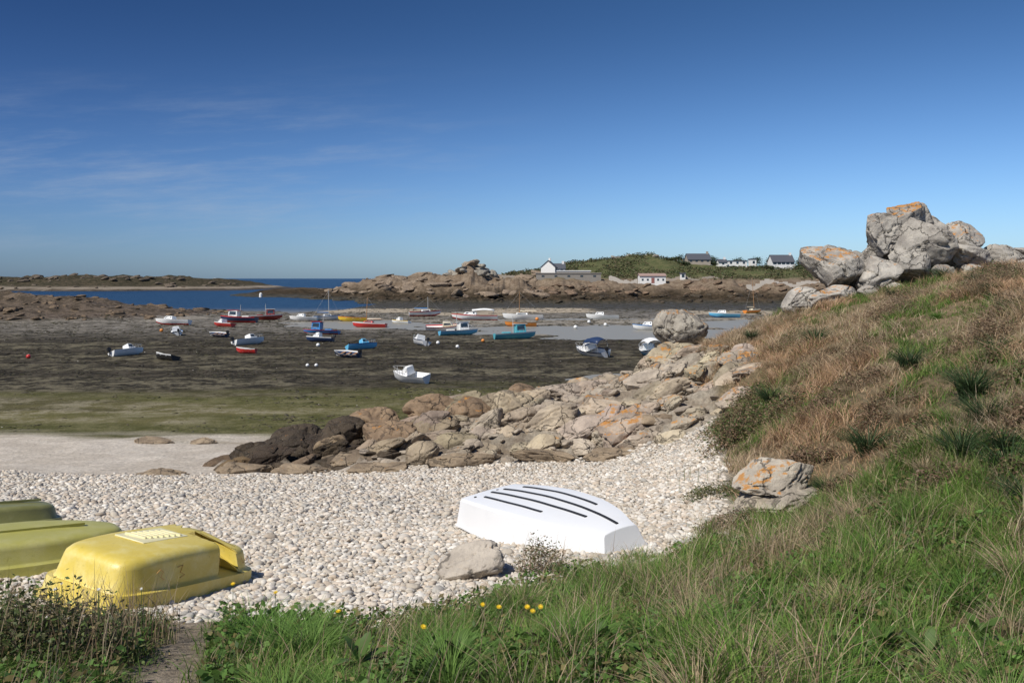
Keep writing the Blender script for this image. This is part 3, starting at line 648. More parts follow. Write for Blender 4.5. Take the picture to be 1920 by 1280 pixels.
def flower_head(m, rad, np_=18):
    bm = bmesh.new()
    for lay in range(2):
        for k in range(np_):
            a = 2*math.pi*(k+lay*.5)/np_; r1 = rad*(1-.3*lay); w_ = .14
            pts = [(0, 0, .002), (r1*.6*math.cos(a-w_), r1*.6*math.sin(a-w_), .004+lay*.004), (r1*math.cos(a), r1*math.sin(a), .006+lay*.006), (r1*.6*math.cos(a+w_), r1*.6*math.sin(a+w_), .004+lay*.004)]
            bm.faces.new([bm.verts.new(p_) for p_ in pts])
    cyl(bm, (0, 0, -.006), (0, 0, .006), rad*.2, rad*.28)
    return bm_mesh("flower_head", bm, [m])
fhy = flower_head(yel_m, .022); fhw = flower_head(wh_m, .012, 12)
bm = bmesh.new(); cyl(bm, (0, 0, 0), (0, 0, 1), .003, .002, 6); stem_me = bm_mesh("stem", bm, [stem_m])
def flower(x, y, h_, hd, label, group):
    e = bpy.data.objects.new("wild_flower", None); e.empty_display_size = .05; col.objects.link(e)
    e.location = (x, y, hz(x, y)); e["label"] = label; e["category"] = "flower"; e["group"] = group
    s_ = obj("stem", stem_me, e); s_.scale = (1, 1, h_); q = obj("flower_head", hd, e, loc=(0, 0, h_)); q.rotation_euler = (R.uniform(.2, .7), R.uniform(-.3, .3), 0)
for (x, y) in [(-.22, 6.4), (-.09, 5.9), (.14, 5.8), (.2, 5.95), (.1, 5.6), (-.52, 5.0), (-1.8, 6.5), (-2.42, 7.4), (-1.2, 5.9)]:
    flower(x, y, R.uniform(.22, .3), fhy, "yellow wild flower standing in the grass", "yellow wild flowers")
for k in range(26):
    if k < 16: x, y = -3.1+R.uniform(-.8, .8), 5.2+R.uniform(-.5, .5); hh_ = .46
    else: x, y = R.uniform(2.6, 3.2), R.uniform(12.8, 15); hh_ = .28
    flower(x, y, hh_, fhw, "tiny white daisy-like flower on a thin stem", "small white flowers")

# ---------------------------------------------------------------- white upturned dinghy
white = paint("white_gelcoat", (.80, .81, .82), .35, .12, 3)
rubber = paint("black_rubber", (.02, .02, .022), .5, .2)
def place_on(e, cx, cy, L, Wd, head, dz=0., extra=(0, 0)):
    dx, dy = math.cos(head), math.sin(head)
    z1 = hz(cx+dx*L*.4, cy+dy*L*.4); z0 = hz(cx-dx*L*.4, cy-dy*L*.4)
    s1 = hz(cx-dy*Wd*.4, cy+dx*Wd*.4); s0 = hz(cx+dy*Wd*.4, cy-dx*Wd*.4)
    e.location = (cx, cy, (z0+z1)/2+dz); e.rotation_euler = (math.atan2(s1-s0, Wd*.8)+extra[0], -math.atan2(z1-z0, L*.8)+extra[1], head)
def empty(name, label, cat, group=None):
    e = bpy.data.objects.new(name, None); e.empty_display_size = .3; col.objects.link(e); e["label"] = label; e["category"] = cat
    if group: e["group"] = group
    return e
L = 2.70
def sm(s, xs_, ys_):
    k = [float(np.interp(s+o_, xs_, ys_)) for o_ in (-.05, -.025, 0, .025, .05)]; return sum(k)/5
def dw(s): return sm(s, [0, .2, .4, .6, .75, .88, 1], [.47, .57, .615, .59, .52, .40, .24])
def dh(s): return sm(s, [0, .2, .45, .7, .88, 1], [.37, .40, .405, .37, .32, .26])
bm = bmesh.new(); rings = []; ns = 30
for k in range(ns+1):
    s = k/ns; x = (s-.5)*L; wb = dw(s); hh_ = dh(s); wg = wb+.07
    half = [(wg+.03, 0), (wg+.03, .03), (wg+.005, .035), (wb+.04, hh_*.5), (wb+.012, hh_-.035), (wb-.015, hh_-.006), (wb-.06, hh_), (wb*.5, hh_+.008)]
    pts = half+[(0, hh_+.012)]+[(-a, b_) for a, b_ in half[::-1]]
    sl = .06*(-1 if s < .5 else 1)
    rings.append([bm.verts.new((x+(0 if abs(s-.5) < .499 else sl*(1-b_/hh_)), a, b_)) for a, b_ in pts])
for a, b_ in zip(rings[:-1], rings[1:]):
    for j in range(len(a)-1): bm.faces.new((a[j], a[j+1], b_[j+1], b_[j]))
bm.faces.new(rings[0]); bm.faces.new(rings[-1][::-1])
me = bm_mesh("hull", bm, [white], 28)
e = empty("upturned_dinghy", "white upturned dinghy with black runners lying on the pebbles", "boat")
hu = obj("hull", me, e); bv = hu.modifiers.new("bevel", 'BEVEL'); bv.width = .014; bv.segments = 3; bv.limit_method = 'ANGLE'; bv.angle_limit = math.radians(40)
for (yo, x0, x1) in ((.36, -.95, .6), (.13, -1.12, 1.24), (-.1, -1.15, .85), (-.34, -1.0, .3)):
    bm = bmesh.new(); pr = None
    for k in range(21):
        t = k/20; x = x0+(x1-x0)*t; s = x/L+.5; y_ = yo*dw(s)/.6; z_ = dh(s)+.012-.012*abs(y_)/.5
        r_ = [bm.verts.new((x, y_+a, z_+b_)) for a, b_ in ((-.021, -.004), (-.016, .014), (.016, .014), (.021, -.004))]
        if pr:
            for j in range(3): bm.faces.new((pr[j], pr[j+1], r_[j+1], r_[j]))
        else: bm.faces.new(r_)
        pr = r_
    bm.faces.new(pr[::-1]); obj("runner_strip", bm_mesh("runner_strip", bm, [rubber]), e)
for (x, y_) in ((-1.15, -.36), (-1.2, .05)):
    bm = bmesh.new(); cyl(bm, (x, y_, dh(.05)), (x, y_, dh(.05)+.018), .022, .018, 14); obj("drain_plug", bm_mesh("drain_plug", bm, [rubber]), e)
place_on(e, .50, 11.05, L, 1.3, math.radians(-54), .08, (.15, .06))

# ---------------------------------------------------------------- moulded upturned boats
def outline(Lx, Wy, ex, npt=168, bow=.0):
    th = np.linspace(0, 2*np.pi, 4000, endpoint=False); c_, s_ = np.cos(th), np.sin(th)
    x = Lx/2*np.sign(c_)*np.abs(c_)**ex; y = Wy/2*np.sign(s_)*np.abs(s_)**ex
    y = y*(1-bow*np.clip(-x/(Lx/2), 0, 1)**2.2)
    d = np.hypot(np.diff(np.append(x, x[0])), np.diff(np.append(y, y[0]))); cs = np.concatenate([[0], np.cumsum(d)])[:-1]
    t = np.linspace(0, d.sum(), npt, endpoint=False); return np.interp(t, cs, x), np.interp(t, cs, y)
def moulded(Lx, Wy, Ht, mat, notch, bow=.25, ex=.3):
    lv = [(0, 0), (0, .035), (.045, .05), (.052, .08), (.062, .30), (.068, .36), (.11, .39), (.122, .43), (.15, .80), (.16, .88), (.19, .95), (.23, .98), (.31, .995), (.41, 1.0), (.5, 1.005)]
    bm = bmesh.new(); rings = []; npt = 300
    for (ins, z_) in lv:
        X_, Y_ = outline(Lx-2*ins, Wy-2*ins, ex, npt, bow)
        xr = X_/(Lx/2); top = 1-.14*np.clip(-xr, 0, 1)**2
        Z_ = z_*Ht*np.where(z_ > .37, top, 1)
        if notch and z_ > .38:
            inn = (X_ > .34)&(X_ < .60)
            Y_ = np.where(inn, np.maximum(Y_, .02-.1*(1-z_)), Y_)
            Z_ = np.where((X_ > .60), Z_*(1-.18*(z_ > .7)), Z_)
        rings.append([bm.verts.new((a, b_, c_)) for a, b_, c_ in zip(X_, Y_, Z_)])
    for a, b_ in zip(rings[:-1], rings[1:]):
        for j in range(npt): bm.faces.new((a[j], a[(j+1) % npt], b_[(j+1) % npt], b_[j]))
    f = bm.faces.new(rings[-1]); bmesh.ops.triangulate(bm, faces=[f])
    return bm_mesh("hull", bm, [mat], 42)
def glassfibre(name, c, c2):
    m, nt, p, o = newmat(name)
    tcx = N(nt, "ShaderNodeTexCoord").outputs['Object']
    n1 = noise(nt, tcx, 3.5, 9, .7); n2 = noise(nt, tcx, 22, 5, .7)
    cc = mix(nt, math_(nt, 'MULTIPLY', ramp(nt, n1, .42, .7), .7), c, c2)
    cc = mix(nt, math_(nt, 'MULTIPLY', ramp(nt, n2, .60, .74), .5), cc, tuple(v*.45 for v in c))
    nt.links.new(cc, p.inputs['Base Color']); nt.links.new(math_(nt, 'ADD', .22, math_(nt, 'MULTIPLY', n1, .35)), p.inputs['Roughness'])
    bump(nt, p, n1, .2, .04)
    return m
ym = glassfibre("yellow_fibreglass", (.68, .53, .10), (.78, .69, .31))
e = empty("upturned_moulded_boat", "faded yellow upturned moulded boat with red scrawls on pebbles", "boat")
YH = .50; YW = 1.24
obj("hull", moulded(1.98, YW, YH, ym, True, .10, .26), e)
vm = paint("vent_rib", (.78, .72, .44), .35)
bm = bmesh.new()
for k in range(7):
    bmesh.ops.create_cube(bm, size=1, matrix=Matrix.Translation((-.22+k*.065, .12-.012*k, YH+.008))@Matrix.Rotation(.15, 4, 'Z')@Matrix.Diagonal((.024, .24, .036, 1)))
bmesh.ops.create_cube(bm, size=1, matrix=Matrix.Translation((-.03, .09, YH-.002))@Matrix.Diagonal((.60, .38, .016, 1)))
rb = obj("rib_panel", bm_mesh("rib_panel", bm, [vm]), e); bv = rb.modifiers.new("bevel", 'BEVEL'); bv.width = .006
redm = paint("red_scrawl", (.62, .33, .10), .6, .9, 40)
def scrawl(pts, e, nm="painted_scrawl"):
    cu = bpy.data.curves.new(nm, 'CURVE'); cu.dimensions = '3D'; cu.bevel_depth = .003
    sp = cu.splines.new('POLY'); sp.points.add(len(pts)-1)
    for q, p_ in zip(sp.points, pts): q.co = (*p_, 1)
    cu.materials.append(redm); o_ = bpy.data.objects.new(nm, cu); col.objects.link(o_)
    dg_ = bpy.context.evaluated_depsgraph_get(); me = bpy.data.meshes.new_from_object(o_.evaluated_get(dg_)); bpy.data.objects.remove(o_)
    obj(nm, me, e)
sy = lambda z_: -(YW/2-.122-.028*(z_/YH-.43)/.37)
def stroke(pl): return [(x, sy(z_)-.001, z_) for x, z_ in pl]
scrawl(stroke([(-.50, .33), (-.46, .36), (-.42, .33), (-.45, .29), (-.40, .26)]), e)
scrawl(stroke([(-.24, .35), (-.17, .36), (-.20, .30), (-.14, .27), (-.2, .25)]), e)
scrawl(stroke([(.66, .33), (.70, .26), (.76, .33), (.80, .26)]), e)
place_on(e, -3.55, 8.40, 2.0, 1.2, math.radians(68), .04, (.12, .05))
gm1 = glassfibre("olive_fibreglass", (.40, .38, .10), (.46, .44, .19)); gm2 = glassfibre("dark_olive_fibreglass", (.19, .19, .065), (.25, .25, .11))
e = empty("upturned_moulded_boat", "olive green upturned boat beside the yellow one", "boat"); obj("hull", moulded(2.5, 1.25, .36, gm1, False, .55, .42), e)
bm = bmesh.new(); bmesh.ops.create_cube(bm, size=1, matrix=Matrix.Translation((.05, 0, .37))@Matrix.Diagonal((1.5, .05, .03, 1))); obj("keel_strip", bm_mesh("keel_strip", bm, [gm1]), e)
place_on(e, -5.45, 9.3, 2.2, 1.2, math.radians(222), .05, (-.10, 0))
e = empty("upturned_moulded_boat", "dark olive upturned boat at the end of the row", "boat"); obj("hull", moulded(2.2, 1.2, .34, gm2, False, .3, .35), e)
bm = bmesh.new(); bmesh.ops.create_cube(bm, size=1, matrix=Matrix.Translation((0, 0, .35))@Matrix.Diagonal((1.6, .05, .03, 1))); obj("keel_strip", bm_mesh("keel_strip", bm, [gm2]), e)
place_on(e, -7.1, 11.2, 2.2, 1.3, math.radians(220), .04)

# ---------------------------------------------------------------- boats at anchor
PAL = dict(white=(.82, .82, .80), red=(.55, .035, .03), dred=(.28, .035, .03), blue=(.04, .20, .48), navy=(.02, .04, .10), sky=(.14, .48, .72), turq=(.10, .42, .50), yellow=(.75, .50, .04),
           orange=(.68, .24, .04), cream=(.68, .61, .45), black=(.02, .02, .022), wood=(.32, .17, .07), grey=(.38, .38, .37), glass=(.03, .05, .07), green=(.05, .2, .1))
def pm(c): return paint("boat_"+c, PAL[c], .15 if c == 'glass' else .4, .2, 2)
def hb(s, B): return B/2*(.80+.20*math.sin(math.pi*min(s, .45)/.9)) if s < .45 else B/2*max(.02, 1-((s-.45)/.55)**2.5)
def sheer(s, D): return D*(1+.30*max(0, s-.3)**1.6/.55)
def hull(L, B, D, c_bot, c_main, c_rim):
    bm = bmesh.new(); T = [0, .12, .35, .62, .86, 1.0]; rings = []; ns = 16
    for k in range(ns+1):
        s = k/ns; kz = D*.55*max(0, (s-.72)/.28)**2; sh = sheer(s, D); b_ = hb(s, B)
        pts = [(b_*(t**.55), kz+(sh-kz)*t**1.25) for t in T]
        allp = [(-y, z) for y, z in pts[:0:-1]]+pts
        rake = .06*L*max(0, (s-.8)/.2)
        rings.append([bm.verts.new(((s-.5)*L+rake*(z/sh), y, z)) for y, z in allp])
    nT = len(T)-1
    for a, b_ in zip(rings[:-1], rings[1:]):
        for j in range(len(a)-1):
            f = bm.faces.new((a[j], a[j+1], b_[j+1], b_[j])); q = j-nT if j >= nT else nT-1-j
            f.material_index = 0 if q <= 1 else 1 if q <= 3 else 2
    f = bm.faces.new(rings[0][::-1]); f.material_index = 1
    return bm_mesh("hull", bm, [pm(c_bot), pm(c_main), pm(c_rim)], 50)
def deck(L, B, D, lvl, c, s0=.02, s1=.97):
    bm = bmesh.new(); pr = None
    for k in range(15):
        s = s0+(s1-s0)*k/14; z_ = sheer(s, D)*lvl if lvl < .9 else sheer(s, D)-.04; y_ = hb(s, B)*(lvl**.42)*.985; x = (s-.5)*L+(.06*L*max(0, (s-.8)/.2))*lvl
        r_ = [bm.verts.new((x, -y_, z_)), bm.verts.new((x, 0, z_+.02)), bm.verts.new((x, y_, z_))]
        if pr:
            for j in range(2): bm.faces.new((pr[j], pr[j+1], r_[j+1], r_[j]))
        pr = r_
    return bm_mesh("deck", bm, [pm(c)])
def block(name, x0, x1, w0, w1, z0, z1, c, sf=.25, sb=.05, ti=.08):
    bm = bmesh.new()
    lo = [(x0, -w0/2, z0), (x1, -w1/2, z0), (x1, w1/2, z0), (x0, w0/2, z0)]
    hi = [(x0+sb, -w0/2+ti, z1), (x1-sf, -w1/2+ti, z1), (x1-sf, w1/2-ti, z1), (x0+sb, w0/2-ti, z1)]
    a = [bm.verts.new(p_) for p_ in lo]; b_ = [bm.verts.new(p_) for p_ in hi]
    for k in range(4): bm.faces.new((a[k], a[(k+1) % 4], b_[(k+1) % 4], b_[k]))
    bm.faces.new(a[::-1]); bm.faces.new(b_); bmesh.ops.bevel(bm, geom=bm.edges[:], offset=.025, segments=1, affect='EDGES')
    return bm_mesh(name, bm, [pm(c)])
def windows(e, x0, x1, w0, w1, z0, z1, sf=.25, sb=.05, ti=.08):
    def q(pts, off):
        bm = bmesh.new(); bm.faces.new([bm.verts.new(Vector(p_)+Vector(off)) for p_ in pts]); obj("window", bm_mesh("window", bm, [pm('glass')]), e)
    def P_(u, v, y):
        xa = x0+sb*v; xb = x1-sf*v; ww = (w0+(w1-w0)*u)/2-ti*v; return (xa+(xb-xa)*u, y*ww, z0+(z1-z0)*v)
    for sgn in (-1, 1):
        q([P_(.12, .45, sgn), P_(.88, .45, sgn), P_(.86, .85, sgn), P_(.12, .85, sgn)], (0, sgn*.012, 0))
    def Fp(u, v):
        ww = w1/2-ti*v; return (x1-sf*v, -ww+2*ww*u, z0+(z1-z0)*v)
    q([Fp(.1, .45), Fp(.9, .45), Fp(.9, .88), Fp(.1, .88)], (.014, 0, .006))
def outboard(e, L, D, c='black'):
    bm = bmesh.new()
    bmesh.ops.create_cube(bm, size=1, matrix=Matrix.Translation((-L/2-.14, 0, D+.22))@Matrix.Diagonal((.34, .26, .34, 1)))
    bmesh.ops.bevel(bm, geom=bm.edges[:], offset=.05, segments=2, affect='EDGES')
    cyl(bm, (-L/2-.12, 0, D+.1), (-L/2-.22, 0, D*.15), .06, .05); bmesh.ops.create_cube(bm, size=1, matrix=Matrix.Translation((-L/2-.24, 0, D*.2))@Matrix.Diagonal((.26, .05, .1, 1)))
    obj("outboard_motor", bm_mesh("outboard_motor", bm, [pm(c)]), e)
def rail(e, L, B, D):
    bm = bmesh.new(); pr = {}
    for k in range(8):
        s = .6+.38*k/7; x = (s-.5)*L+.06*L*max(0, (s-.8)/.2)
        for sg in (-1, 1):
            y_ = sg*hb(s, B)*.93; z_ = sheer(s, D)
            if k % 2 == 0: cyl(bm, (x, y_, z_-.03), (x, y_, z_+.32), .014, .014, 5)
            if sg in pr: cyl(bm, pr[sg], (x, y_, z_+.32), .016, .016, 5)
            pr[sg] = (x, y_, z_+.32)
    obj("bow_rail", bm_mesh("bow_rail", bm, [pm('grey')]), e)
def boat(kind, x, y, L, head, heel, cols, label, B=None, D=None, mast=0, mc='grey', motor=None, trim=0., zoff=0., name=None):
    if y < 1000: L = L*1.12
    B = B or L*.38; D = D or max(.5, L*.155)
    nm = name or dict(open="rowing_boat", cuddy="motorboat", wheel="fishing_boat", sail="sailing_boat", canopy="motorboat")[kind]
    e = empty(nm, label, "boat", "boats resting on the tidal flat" if y < 1000 else None)
    hd = math.radians(head)
    gz_ = max(hz(x, y), SEA-.12)+zoff
    e.location = (x, y, gz_-.04); e.rotation_euler = (math.radians(heel), math.radians(trim), hd)
    bot, main, rim, top = cols
    obj("hull", hull(L, B, D, bot, main, rim), e)
    bm = bmesh.new(); bmesh.ops.create_cube(bm, size=1, matrix=Matrix.Translation((-.08*L, 0, -.03))@Matrix.Diagonal((L*.75, .06, .1, 1))); obj("keel", bm_mesh("keel", bm, [pm(bot)]), e)
    if kind == 'open':
        obj("deck", deck(L, B, D, .4, top), e)
        for s in (.22, .48, .72):
            w_ = hb(s, B)*1.8
            bm = bmesh.new(); bmesh.ops.create_cube(bm, size=1, matrix=Matrix.Translation(((s-.5)*L, 0, sheer(s, D)*.74))@Matrix.Diagonal((.22, w_, .04, 1))); obj("seat", bm_mesh("seat", bm, [pm(top if top != 'white' else 'wood')]), e)
    elif kind in ('cuddy', 'canopy'):
        obj("deck", deck(L, B, D, .95, top, .5, .97), e); obj("cockpit_floor", deck(L, B, D, .35, top, .02, .55), e)
        a = (-.02*L, .30*L, B*.74, B*.5, D*.98, D+.55, ); sf = .5
        obj("cabin", block("cabin", *a, top, sf=sf), e); windows(e, *a, sf=sf)
        rail(e, L, B, D)
        if kind == 'canopy':
            hs = L/4.5 if L > 10 else 1
            bm = bmesh.new(); pr = None
            for k in range(7):
                t = k/6; x_ = -.42*L+.5*L*t; z_ = D+(1.0+.18*math.sin(math.pi*min(1, t*1.1)))*hs; r_ = [bm.verts.new((x_, yy*B*.42, z_-.28*abs(yy)**3)) for yy in (-1, -.6, 0, .6, 1)]
                if pr:
                    for j in range(4): bm.faces.new((pr[j], pr[j+1], r_[j+1], r_[j]))
                pr = r_
            ob = obj("canvas_canopy", bm_mesh("canvas_canopy", bm, [pm('navy' if 'navy' in cols else 'white')]), e); sm_ = ob.modifiers.new("s", 'SOLIDIFY'); sm_.thickness = .03
            bm = bmesh.new(); zt = D+.8*hs
            for xx in (-.4*L, .02*L):
                for sg in (-1, 1): cyl(bm, (xx, sg*B*.4, D*.9), (xx, sg*B*.41, zt), .02, .02, 6)
                cyl(bm, (xx, -B*.42, zt), (xx, B*.42, zt), .02, .02, 6)
            for sg in (-1, 1): cyl(bm, (-.41*L, sg*B*.41, zt), (.03*L, sg*B*.41, zt), .02, .02, 6)
            obj("canopy_frame", bm_mesh("canopy_frame", bm, [pm('grey')]), e)
    elif kind == 'wheel':
        obj("deck", deck(L, B, D, .9 if D < .6 else .7, 'cream'), e)
        a = (.02*L, .30*L, B*.62, B*.52, D*.7, D+1.05)
        obj("wheelhouse", block("wheelhouse", *a, top, sf=.12, ti=.04), e); windows(e, *a, sf=.12, ti=.04)
        bm = bmesh.new(); bmesh.ops.create_cube(bm, size=1, matrix=Matrix.Translation((.15*L, 0, D+1.08))@Matrix.Diagonal((.33*L, B*.64, .05, 1))); obj("wheelhouse_roof", bm_mesh("wheelhouse_roof", bm, [pm(rim)]), e)
        bm = bmesh.new(); bmesh.ops.create_cube(bm, size=1, matrix=Matrix.Translation((-.2*L, 0, D+.02))@Matrix.Diagonal((.2*L, B*.4, .3, 1))); bmesh.ops.bevel(bm, geom=bm.edges[:], offset=.03, segments=1, affect='EDGES'); obj("engine_box", bm_mesh("engine_box", bm, [pm(top)]), e)
        rail(e, L, B, D)
        if not mast: mast = D+2.0
    elif kind == 'sail':
        obj("deck", deck(L, B, D, .93, top), e)
        a = (-.1*L, .22*L, B*.6, B*.42, D*.95, D+.32)
        obj("cabin", block("cabin", *a, top, sf=.2), e); windows(e, *a, sf=.2)
    if mast:
        mx = .12*L if kind == 'sail' else -.02*L
        bm = bmesh.new(); cyl(bm, (mx, 0, D*.8), (mx, 0, mast), .06, .04, 8); obj("mast", bm_mesh("mast", bm, [pm(mc)]), e)
        if kind == 'sail':
            bm = bmesh.new(); cyl(bm, (mx-.05, 0, D+.55), (mx-.5*L, 0, D+.62), .03, .03, 6); cyl(bm, (mx-.12, 0, D+.63), (mx-.45*L, 0, D+.69), .09, .05, 8, 1); obj("boom", bm_mesh("boom", bm, [pm(mc), pm('cream' if mc != 'grey' else 'blue')]), e)
            bm = bmesh.new(); cyl(bm, (mx, 0, mast-.1), (L*.52, 0, sheer(1, D)), .01, .01, 4); cyl(bm, (mx, 0, mast-.1), (-L*.49, 0, D), .01, .01, 4); obj("rigging", bm_mesh("rigging", bm, [pm('grey')]), e)
    if motor: outboard(e, L, D, motor)
    return e
W_ = ('white', 'white', 'white', 'white')
boat('cuddy', -51.2, 129, 4.6, 175, 8, ('red', 'white', 'white', 'white'), "white cabin boat with red bottom aground on mud")
boat('cuddy', -41.6, 106, 3.0, 120, -10, ('blue', 'white', 'blue', 'white'), "small white and blue motorboat on the mud", motor='black')
boat('cuddy', -35.1, 78, 2.9, 62, -22, W_, "small white motorboat leaning with its outboard raised", motor='black', B=1.25)
boat('open', -29.9, 73.5, 2.9, 140, 16, ('black', 'black', 'white', 'grey'), "black open boat with white rim tilted on weed")
boat('cuddy', -41.9, 124, 3.4, 150, 8, ('red', 'red', 'white', 'white'), "small red and white boat on the mud")
boat('open', -35, 102, 2.6, 150, -12, ('black', 'navy', 'white', 'white'), "dark dinghy with white rim on the mud", motor='black')
boat('wheel', -43.8, 137, 5.2, 172, 6, ('red', 'navy', 'red', 'white'), "dark fishing boat with wheelhouse and red bottom")
boat('wheel', -41.8, 145, 4.4, 10, -5, ('dred', 'dred', 'white', 'dred'), "dark red fishing boat behind another boat")
boat('cuddy', -28, 91, 3.3, 55, -18, W_, "white motorboat tilted showing its outboard", motor='black')
boat('open', -24.9, 80, 1.7, 170, 5, ('red', 'red', 'white', 'white'), "tiny red and white tender on weed")
boat('cuddy', -34.6, 142, 4.0, 178, 6, W_, "plain white day boat on the flat")
boat('sail', -31.4, 144, 4.0, 25, -6, ('white', 'white', 'blue', 'white'), "white sailing boat with bare mast", mast=5.1)
boat('wheel', -24, 107.7, 4.0, 172, 8, ('red', 'blue', 'red', 'blue'), "blue fishing boat with red trim", D=.5)
boat('cuddy', -21.4, 95, 2.8, 165, 12, ('navy', 'navy', 'white', 'white'), "navy and white small motorboat", motor='black')
boat('open', -26.4, 142, 4.2, 178, 5, ('yellow', 'yellow', 'orange', 'cream'), "bright yellow open boat on the mud")
boat('sail', -20.7, 124.4, 4.3, 172, 7, ('red', 'red', 'white', 'red'), "red sailing boat with dark mast", mast=4.6, mc='wood')
boat('cuddy', -14.9, 84.8, 2.8, 35, -20, ('sky', 'sky', 'blue', 'sky'), "light blue cabin boat tilted on the mud")
boat('open', -14.6, 76, 2.4, 150, -14, ('navy', 'navy', 'white', 'white'), "navy dinghy with outboard on weed", motor='black')
boat('cuddy', -17.8, 136.6, 3.0, 150, 8, ('cream', 'white', 'yellow', 'white'), "small white boat with yellow stripe")
boat('sail', -16.2, 157.7, 5.0, 10, -6, ('red', 'white', 'red', 'white'), "white cabin sailing boat with red bottom", mast=3.6)
boat('cuddy', -9.8, 90.3, 3.2, 118, 14, ('white', 'white', 'navy', 'white'), "white motorboat seen from its stern", motor='black')
boat('cuddy', -6.7, 57, 2.3, 150, -10, W_, "white cuddy boat lying tilted on green weed", B=1.2, D=.62)
boat('cuddy', -9.4, 116.7, 4.3, 5, 8, ('dred', 'white', 'red', 'cream'), "cream and red boat on the mud")
boat('wheel', -6.7, 105.7, 4.2, 20, -7, ('turq', 'sky', 'white', 'white'), "turquoise fishing boat with white trim", D=.6)
boat('canopy', -6.1, 143.6, 6.6, 178, 4, ('red', 'white', 'red', 'white'), "large white cruiser with red waterline", D=.95, B=2.3)
boat('open', 1.4, 127, 4.0, 180, 5, ('orange', 'orange', 'wood', 'orange'), "orange wooden open boat")
boat('wheel', .25, 99, 4.2, 14, -6, ('turq', 'turq', 'white', 'turq'), "turquoise wooden fishing boat with wheelhouse", D=.7)
boat('sail', 2.0, 143.6, 5.8, 175, 5, ('white', 'white', 'white', 'white'), "white sailing boat with wooden mast", mast=4.9, mc='wood')
boat('canopy', 7.3, 77, 3.5, 125, -14, ('white', 'white', 'navy', 'white'), "white motorboat with dark blue canvas canopy", motor='black', D=.65)
boat('cuddy', 15.9, 149, 4.8, 178, 4, W_, "white cabin cruiser at the edge of the pool")
boat('canopy', 12.4, 77, 3.6, 100, -6, ('sky', 'sky', 'white', 'white'), "white and blue boat partly behind the rocks", D=.6)
boat('cuddy', 19.3, 118, 4.2, 170, 4, ('white', 'white', 'blue', 'white'), "white boat floating in the tidal pool")
boat('cuddy', 37.7, 151, 4.6, 175, 5, ('blue', 'sky', 'white', 'white'), "white and sky blue boat on the flat")
boat('sail', 48.5, 172, 3.8, 30, -5, ('yellow', 'orange', 'cream', 'cream'), "yellow sailing boat with tall wooden mast", mast=6.6, mc='wood')
boat('canopy', -1050, 3000, 24, 178, 0, W_, "white boat far out at sea", D=2.5, name="motorboat", zoff=0)
def buoy(x, y, r_, c):
    e = empty("mooring_buoy", "small %s mooring buoy on the flat" % c, "buoy", "mooring buoys")
    z_ = max(hz(x, y), SEA); e.location = (x, y, z_)
    bm = bmesh.new(); bmesh.ops.create_uvsphere(bm, u_segments=16, v_segments=10, radius=r_, matrix=Matrix.Translation((0, 0, r_*.85))@Matrix.Diagonal((1, 1, .95, 1))); obj("float_ball", bm_mesh("float_ball", bm, [pm(c)]), e)
    bm = bmesh.new(); cyl(bm, (0, 0, r_*1.7), (0, 0, r_*2.0), r_*.2, r_*.16); obj("mooring_eye", bm_mesh("mooring_eye", bm, [pm('grey')]), e)
for (x, y, r_, c) in [(-42.5, 75, .2, 'red'), (-16.3, 68, .14, 'white'), (-15.6, 68, .14, 'white'), (-7.9, 91, .2, 'white'), (4.1, 140, .3, 'orange'), (-10, 132, .28, 'white'), (9, 121, .28, 'white'), (24, 140, .28, 'orange'),
                    (2.6, 108, .22, 'white'), (-5.5, 86, .18, 'white'), (11.9, 132, .26, 'white'), (-3.2, 94, .2, 'orange'), (14, 128, .26, 'white'), (-46, 112, .24, 'orange'), (-20, 88, .2, 'white')]: buoy(x, y, r_, c)

